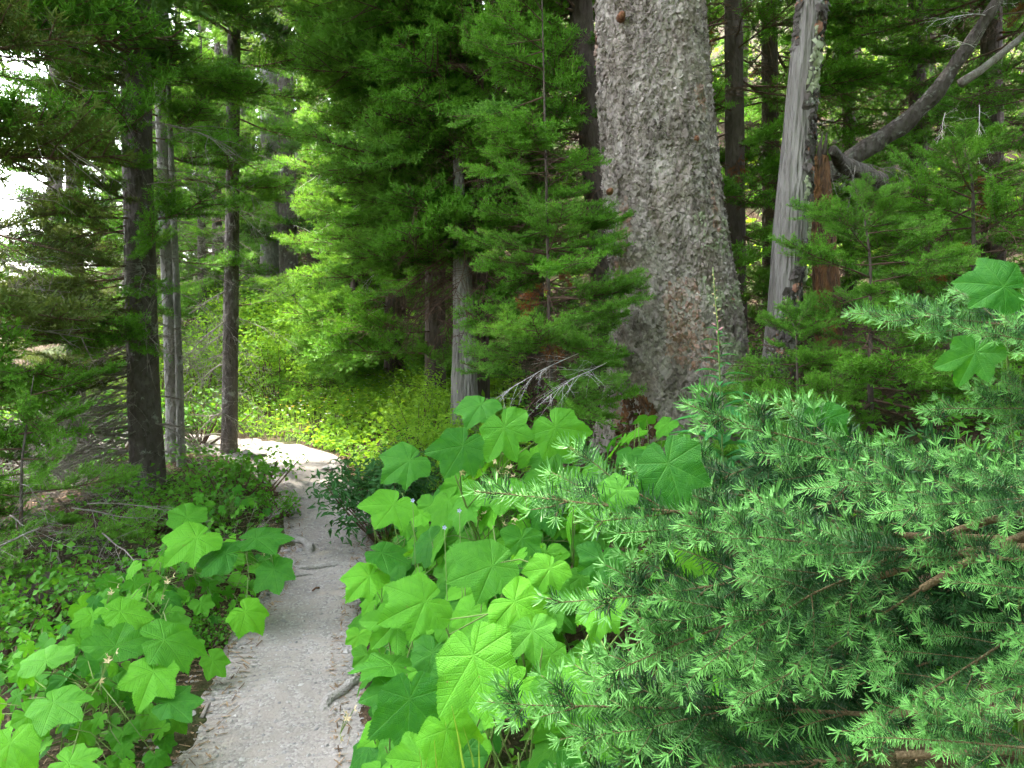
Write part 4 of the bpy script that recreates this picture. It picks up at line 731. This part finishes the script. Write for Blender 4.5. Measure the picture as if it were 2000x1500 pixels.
for q, (px, Y, s, lb_) in enumerate(((505, 11.0, 1.15, 'bright leafy shrub just right of the thin straight trunk'), (560, 12.0, 1.25, 'bright leafy shrub under the far pair of trunks'), (615, 11.0, 1.0, 'bright leafy shrub between the far pair and the fir wall'), (545, 10.0, .85, 'low bright shrub at the back of the meadow'), (470, 12.5, 1.2, 'bright leafy shrub half hidden by the thin straight trunk'), (400, 10.5, .9, 'sunlit shrub in the gap left of the thin straight trunk'), (640, 9.6, .6, 'small bright shrub at the foot of the fir wall'), (820, 6.6, .55, 'yellow-green shrub between the meadow and the bare grey trunk'), (870, 5.6, .45, 'small sunny shrub beside the base of the bare grey trunk'), (300, 9.5, .9, 'sunlit shrub behind the slender fir trunk'))):
    shrub('leafy_shrub', lb_, px, Y, s, SH[q % 3], q)
shrub('leafy_shrub', 'dark narrow-leaved shrub hanging over the path edge at the bend', 755, 4.45, .85, SH2[0], 2); shrub('leafy_shrub', 'second dark narrow-leaved shrub close behind at the bend', 795, 4.75, .8, SH2[1], 5)
for q, (px, Y, s, lb_) in enumerate(((505, 5.6, 1.0, 'low round-leaved shrub at the inner side of the bend'), (440, 5.2, 1.1, 'low round-leaved shrub below the thin straight trunk'), (380, 4.7, 1.0, 'low round-leaved shrub below the slender trunk'), (535, 5.0, .6, 'tiny round-leaved shrub on the path edge by the small roots'), (300, 4.8, 1.0, 'low round-leaved shrub below the thick dark trunk'), (400, 3.05, .45, 'small oval-leaved herb at the path edge halfway along the left bank'), (70, 3.35, 1.0, 'low round-leaved shrub in front of the fallen log'), (190, 3.25, .9, 'low round-leaved shrub at the end of the fallen log'), (-30, 2.9, 1.0, 'low round-leaved shrub at the left edge below the log'))):
    shrub('low_shrub', lb_, px, Y, s, SH3[q % 3], q)
for q, (px, Y, s, lb_) in enumerate(((230, 7.3, 1.9, 'leafy shrub hiding the path behind the thick dark trunk'), (120, 7.2, 1.8, 'leafy shrub left of the thick dark trunk'), (20, 7.0, 1.9, 'leafy shrub at the left edge behind the brush'), (390, 7.9, 1.5, 'leafy shrub between the slender and the thin straight trunk'))):
    shrub('leafy_shrub', lb_, px, Y, s, SH3[q % 3], q + 3)
# ground cover
rng = np.random.RandomState(5); G = Geo()
N = 22000; x = -1.2 - 5.5 * rng.rand(N); y = 1.6 + 7.5 * rng.rand(N); d, s = path_d(x, y); k = (s < 0) & (d > .08) & (rng.rand(N) < .35 + .65 * np.exp(-d * 1.1)); x, y, d = x[k], y[k], d[k]
leaf_scatter(G, np.stack([x, y, gz(x, y) + .02 + .20 * rng.rand(len(x)) * sst(0, .3, d)], -1), np.array([[0, 0, 1.0]]), .045, rng, .6)
N = 12000; x = -1.2 + 4.2 * rng.rand(N); y = .8 + 6.5 * rng.rand(N); d, s = path_d(x, y); k = (s > 0) & (d > .06); x, y, d = x[k], y[k], d[k]
leaf_scatter(G, np.stack([x, y, gz(x, y) + .02 + .22 * rng.rand(len(x)) * sst(0, .3, d)], -1), np.array([[0, 0, 1.0]]), .05, rng, .5)
link('ground_cover', G.mesh('ground_cover', M['small_leaf'], False), kind='stuff', label='small green leaves covering both banks of the trail')
G = Geo(); N = 24000; x = -8 + 9 * rng.rand(N); y = 7.4 + 6.5 * rng.rand(N) ** 1.3; d, s = path_d(x, y); k = (s > 0) & (d > .03) & (x < .6 - .1 * y); x, y, d = x[k], y[k], d[k]
leaf_scatter(G, np.stack([x, y, gz(x, y) + .02 + (.06 + .25 * sst(0, 1.2, d)) * rng.rand(len(x))], -1), np.array([[0, 0, 1.0]]), .065, rng, .5)
N = 9000; x = -2.2 + 2.3 * rng.rand(N); y = 4.9 + 4.2 * rng.rand(N); d, s = path_d(x, y); k = (s > 0) & (d > .02); x, y, d = x[k], y[k], d[k]
leaf_scatter(G, np.stack([x, y, gz(x, y) + .02 + (.05 + .30 * sst(0, .6, d)) * rng.rand(len(x))], -1), np.array([[0, 0, 1.0]]), .06, rng, .5)
link('meadow_herbs', G.mesh('meadow_herbs', M['bright_leaf'], False), kind='stuff', label='sunlit leafy herbs beyond the bend of the path')
G = Geo(); N = 9000; x = -12 + 34 * rng.rand(N); y = 11.5 + 26 * rng.rand(N) ** 1.5; d, s = path_d(x, y); k = (s > 0) & (x > -5 - .2 * y); x, y = x[k], y[k]
leaf_scatter(G, np.stack([x, y, gz(x, y) + .75 * rng.rand(len(x))], -1), np.array([[0, -.3, 1.0]]), .20, rng, .55)
link('hillside_herbs', G.mesh('hillside_herbs', M['bright_leaf'], False), kind='stuff', label='sunlit herbs on the slope behind the trees')
def blades(G, P, h, w, rng, lean=.5):
    n = len(P); a = rng.rand(n) * 6.283; o = np.stack([np.cos(a), np.sin(a), 0 * a], -1); sd_ = np.stack([-np.sin(a), np.cos(a), 0 * a], -1); h = h * (.5 + .8 * rng.rand(n)); ln = lean * (.3 + rng.rand(n)); ring = []
    for t in (0, .35, .7, 1.0):
        c = P + UPV * (h * (t - .25 * ln * t * t))[:, None] + o * (h * ln * t * t)[:, None]; ww = (w * (1 - t * .92))[..., None] if np.ndim(w) else w * (1 - t * .92); ring += [c - sd_ * ww, c + sd_ * ww]
    V = np.stack(ring, 1); f = np.arange(n)[:, None, None] * 8 + np.array([(0, 1, 3, 2), (2, 3, 5, 4), (4, 5, 7, 6)])[None]; G.add(V, None, f, np.repeat(.15 + .8 * rng.rand(n), 8))
G = Geo(); N = 11000; x = -8 + 9 * rng.rand(N); y = 7.4 + 6 * rng.rand(N) ** 1.3; d, s = path_d(x, y); k = (s > 0) & (d > .0) & (x < .8 - .1 * y); x, y, d = x[k], y[k], d[k]
blades(G, np.stack([x, y, gz(x, y)], -1), .10 + .28 * sst(0, .9, d), .004, rng, .7)
N = 1500; si = 3.5 + 6 * rng.rand(N); c = 1.12 + .3 * rng.rand(N); k = (si / .04).astype(int); x = PX[k] + NX[k, 0] * c * PW[k]; y = PY[k] + NX[k, 1] * c * PW[k]; blades(G, np.stack([x, y, gz(x, y)], -1), np.full(N, .12), .0022, rng, .8)
link('grass', G.mesh('grass', M['grass'], False), kind='stuff', label='thin grass along the path edge and in the sunlit meadow')
for col, n, sd0 in (('yellow', 70, 1), ('white', 90, 2)):
    rr = np.random.RandomState(sd0 + 50); G = Geo(); x = -4.2 + 3.6 * rr.rand(n * 3); y = 7.9 + 2.6 * rr.rand(n * 3); d, s = path_d(x, y); k = (s > 0) & (d > .15); x, y = x[k], y[k]; P = np.stack([x, y, gz(x, y) + .18 + .16 * rr.rand(len(x))], -1)
    for q in range(5):
        a = q * 1.2566; o = np.array([math.cos(a), math.sin(a) * .8 - .2, .3]); w = np.array([-math.sin(a), math.cos(a), .1]); L = .018; V = np.stack([P, P + o * L * .5 + w * L * .35, P + o * L, P + o * L * .5 - w * L * .35], 1); G.add(V, None, np.arange(len(P) * 4).reshape(-1, 4))
    link(col + '_wildflowers', G.mesh(col + '_wildflowers', M[col], False), kind='stuff', label='tiny %s wildflowers dotted through the sunlit meadow' % col)
# grass tuft at the bottom edge, lilac flowers
b = at(880, 1520, 1.36); b = np.array([b[0], b[1], float(gz(b[0], b[1]))]); rt = thing('grass_tuft', b, 'tuft of long pale grass blades at the bottom edge below the largest leaf', 'grass tuft'); tips = [(882, 1378), (848, 1445), (835, 1478), (935, 1440), (960, 1470), (905, 1420), (818, 1460), (870, 1410)]
for q, (px, py) in enumerate(tips):
    tp1 = at(px, py, 1.24 + .02 * q); rr = np.random.RandomState(q); p0 = b + np.array([.03 * rr.randn(), .03 * rr.randn(), 0]); m = p0 * .35 + tp1 * .65 + np.array([.03 * rr.randn(), 0, .05]); C = np.array([p0 * (1 - t) ** 2 + 2 * m * t * (1 - t) + tp1 * t * t for t in np.linspace(0, 1, 9)]) - b; w = (.0035 * (1 - np.linspace(0, 1, 9) ** 3) + .0004)[:, None] * np.array([.9, .3, .1]); G = Geo(); V = np.stack([C - w, C + np.array([0, .0015, -.001]), C + w], 1); i = np.arange(8)[:, None] * 3 + np.arange(2)[None]; G.add(V, None, np.stack([i, i + 1, i + 4, i + 3], -1), .9); link('blade', G.mesh('blade', M['grass']), rt)
for q, (px, py, dp, lb_) in enumerate(((806, 977, 2.55, 'tiny lilac flower on the right bank nearest the path'), (897, 997, 2.3, 'tiny lilac flower among leaves near the bough tips'), (868, 1030, 2.3, 'tiny lilac flower lowest of the three on the bank'))):
    c = at(px, py, dp); b = np.array([c[0], c[1], float(gz(c[0], c[1]))]); rt = thing('wildflower', b, lb_, 'flower', 'lilac flowers on the right bank'); G = Geo(); G.tube(np.array([[0, 0, 0], (c - b) * .5 + (.01, 0, 0), c - b]), .0012, 4); link('stem', G.mesh('stem', M['stem']), rt); G = Geo()
    for s in range(5): a = s * 1.2566; o = np.array([math.cos(a), -.3, math.sin(a)]); w = np.array([-math.sin(a), 0, math.cos(a)]); V = np.array([[0, 0, 0], o * .004 + w * .003, o * .009, o * .004 - w * .003]) + (c - b); G.add(V, None, [(0, 1, 2, 3)])
    link('bloom', G.mesh('bloom', M['lilac'], False), rt)

# ------------------------------------------------------------------ roots, stones, wood on and beside the path
def root_obj(label, pix, r, z=.0, mat='twig_dead', name='tree_root', cat='root'):
    P = []
    for px, py in pix: rr = ray(px, py); t = (z - 1.5) / rr[2]; P.append(CAM + rr * t)
    P = np.array(P); d, s = path_d(P[:, 0], P[:, 1]); P[:, 2] = gz(P[:, 0], P[:, 1]) + .004; P[0, 2] -= r * 1.5; P[-1, 2] -= r * 1.5; tt = np.linspace(0, 1, 26); Q = np.stack([_smooth(np.interp(tt, np.linspace(0, 1, len(P)), P[:, q]), 1) for q in range(3)], -1); Q += .25 * r * np.stack([noise3(Q * 9 + q * 5) for q in range(3)], -1) * 4
    b = Q[0].copy(); G = Geo(); G.tube(Q - b, r * (.55 + .9 * (noise3(Q * 6) + .5)), 9); return link(name, G.mesh(name, M[mat]), None, Matrix.Translation(Vector(b)), None, label, cat)
M['root'] = bark_mat('worn_root', (.235, .215, .20), (.33, .31, .29), (.16, .14, .125), 4, 1, .5)
root_obj('long thin root crossing the whole path', [(545, 1098), (590, 1112), (640, 1108), (700, 1105), (725, 1098)], .016, mat='root')
root_obj('low dark root hump at the left path edge above the crossing root', [(530, 1060), (560, 1052), (590, 1056), (605, 1070), (600, 1090)], .026, mat='root')
root_obj('short root nub at the left path edge just below the crossing root', [(560, 1128), (585, 1124), (612, 1120)], .014, mat='root')
root_obj('twisted root beside the low shrubs where the path narrows', [(528, 1012), (552, 1000), (580, 1000), (602, 1006)], .024, mat='root')
root_obj('small root step across the path near the bend', [(560, 975), (588, 972), (612, 974)], .014, mat='root')
root_obj('dark root at the inner corner of the bend', [(528, 935), (560, 945), (585, 955)], .02, mat='root')
root_obj('worn root snaking out from under the leaves at the lower right path edge', [(715, 1325), (690, 1332), (665, 1352), (640, 1365), (625, 1392)], .018, mat='root')
root_obj('small grey stick lying on the gravel at the lower left path edge', [(393, 1400), (402, 1385), (412, 1368)], .006, mat='twig_dead', name='stick', cat='stick')
root_obj('thin dark twig lying on the gravel right of the wood chip', [(660, 1147), (675, 1144), (690, 1143)], .003, mat='twig_brown', name='stick', cat='stick')
root_obj('orange-brown wood chip lying on the path below the crossing root', [(610, 1153), (616, 1150), (623, 1147)], .005, mat='wood_orange', name='wood_chip', cat='wood chip')
def stone(px, py, s, seed, label, group=None):
    rr = ray(px, py); p = CAM + rr * ((0.0 - 1.5) / rr[2]); rng = np.random.RandomState(seed); import bmesh
    bm = bmesh.new(); bmesh.ops.create_icosphere(bm, subdivisions=2, radius=1); 
    for v in bm.verts:
        k = 1 + .55 * float(noise3(np.array(v.co) * 1.3 + seed * 7)) ; v.co = Vector((v.co.x * k * 1.2, v.co.y * k, v.co.z * k * (.62 if s < .03 else .25)))
    me = bpy.data.meshes.new('stone'); bm.to_mesh(me); bm.free(); me.materials.append(M['stone']); a = me.attributes.new('tone', 'FLOAT', 'POINT'); a.data.foreach_set('value', np.full(len(me.vertices), .25 + .5 * rng.rand(), dtype=np.float32))
    link('stone', me, None, Matrix.Translation(Vector((p[0], p[1], float(gz(p[0], p[1])) + s * .2))) @ Matrix.Rotation(rng.rand() * 6, 4, 'Z') @ Matrix.Scale(s, 4), None, label, 'stone', group)
stone(716, 1442, .019, 1, 'angular blue-grey stone at the lower right path edge'); stone(676, 1465, .013, 2, 'small flat grey stone left of the angular stone'); stone(728, 1432, .011, 3, 'small pale stone touching the angular stone')
stone(560, 1078, .022, 4, 'rounded grey stone beside the low root hump'); stone(585, 1076, .020, 5, 'pale stone tucked against the low root hump'); stone(645, 915, .075, 6, 'low pale rock showing through the path at the bend'); stone(672, 1008, .045, 7, 'flat worn rock flush with the path above the crossing root'); stone(375, 1395, .014, 8, 'round grey pebble at the lower left path edge beside the small stick'); stone(495, 888, .10, 9, 'pale flat rock on the far side of the bend')
# unseen wood added behind the viewpoint, one mass that shades the trail from the back and the uphill side
rng = np.random.RandomState(123); G = Geo(); W = Geo()
for (x, y, h, r) in ((-3.6, -5.0, 13, 2.2), (-1.0, -6.5, 15, 2.4), (1.6, -4.6, 12, 2.2), (4.2, -4.0, 14, 2.4), (5.2, -.6, 13, 2.3), (5.0, 2.2, 12, 2.0), (7.2, 1.4, 15, 2.4), (2.8, -8.0, 15, 2.6), (-5.6, -8.0, 15, 2.6)):
    b = g3(x, y); W.tube(np.array([b - (0, 0, .1), b + (0, 0, h * .5), b + (0, 0, h)]), [.16, .10, .02], 8); n = 4200; t = rng.rand(n) ** 1.2; rr = r * (1 - t) * np.sqrt(rng.rand(n)) + .1; a = rng.rand(n) * 6.283
    leaf_scatter(G, np.stack([b[0] + rr * np.cos(a), b[1] + rr * np.sin(a), b[2] + .9 + t * (h - .9)], -1), np.array([[0, 0, 1.0]]), .38, rng, .35)
wm = W.mesh('wood_trunks', M['bark_dark']); o = link('shade_woods', G.mesh('shade_woods', M['needle_mid'], False), kind='stuff', label='unseen fir wood added behind the viewpoint to shade the trail'); link('trunk', wm, o, kind='stuff')
# fallen log and dead brush at the left edge
P = []
for px, py, z in ((-200, 1135, .05), (0, 1143, .05), (120, 1150, .04), (260, 1160, .0)): rr = ray(px, py); P.append(CAM + rr * ((z - 1.5) / rr[2]))
P = np.array(P); lb2 = P[1].copy(); lb2[2] -= .1; rt = thing('fallen_log', lb2, 'dark fallen log lying under the dead brush at the left edge', 'log'); link('trunk', trunk_mesh(P - lb2, [.085, .08, .075, .05], 18, 12, M['bark_dark'], .22, 60), rt)
rng = np.random.RandomState(66)
bl = ['dead branch lying across the log, leftmost in the brush', 'dead branch arching out of the brush over the log', 'bleached dead branch slanting down in front of the log', 'tangled dead branch below the thick trunk', 'dead branch at the left edge above the log', 'forked dead branch pointing to the currant leaves', 'dead branch under the drooping limbs', 'grey dead branch low at the foot of the thick trunk', 'dead branch sticking up at the left edge', 'thin dead branch in the shade behind the log', 'curved dead branch between the log and the thick trunk', 'dead branch hidden deepest in the brush']
for q, lb_ in enumerate(bl):
    px, py = (20 + 30 * q if q < 9 else 60 + 80 * (q - 9)), 980 + 170 * rng.rand(); p = at(px, py, 3.9 + .8 * rng.rand() - (.5 if q in (2, 5) else 0)); p[2] = max(p[2], float(gz(p[0], p[1])) + .05); a = R(60 + 200 * rng.rand()); d = np.array([math.sin(a), math.cos(a), -.35 + .5 * rng.rand()])
    k = ('grey', 'long', 'grey')[q % 3] if q != 2 else 'grey'; ln = {'grey': .8, 'long': 1.6, 'pale': .5}[k]; link('fallen_branch', DEAD[k][q % 4], None, frame(d, roll=rng.rand() * 6, s=(.6 + .4 * rng.rand()) / ln, loc=p), None, lb_, 'dead branch', 'dead brush beside the log')
# bare bleached sprays
for (a, b_, k, lb_) in (((1130, 690, 4.0), (960, 780, 3.7), 0, 'bleached bare twig spray hanging above the thimbleberries left of the spruce'), ((1190, 705, 4.0), (1060, 800, 3.6), 1, 'second bleached bare twig spray nearer the spruce base')):
    p0, p1 = at(*a), at(*b_); L = np.linalg.norm(p1 - p0); link('dead_spray', DEAD['spray'][k], None, frame(p1 - p0, roll=.6, s=L / .72, loc=p0), None, lb_, 'dead branch')
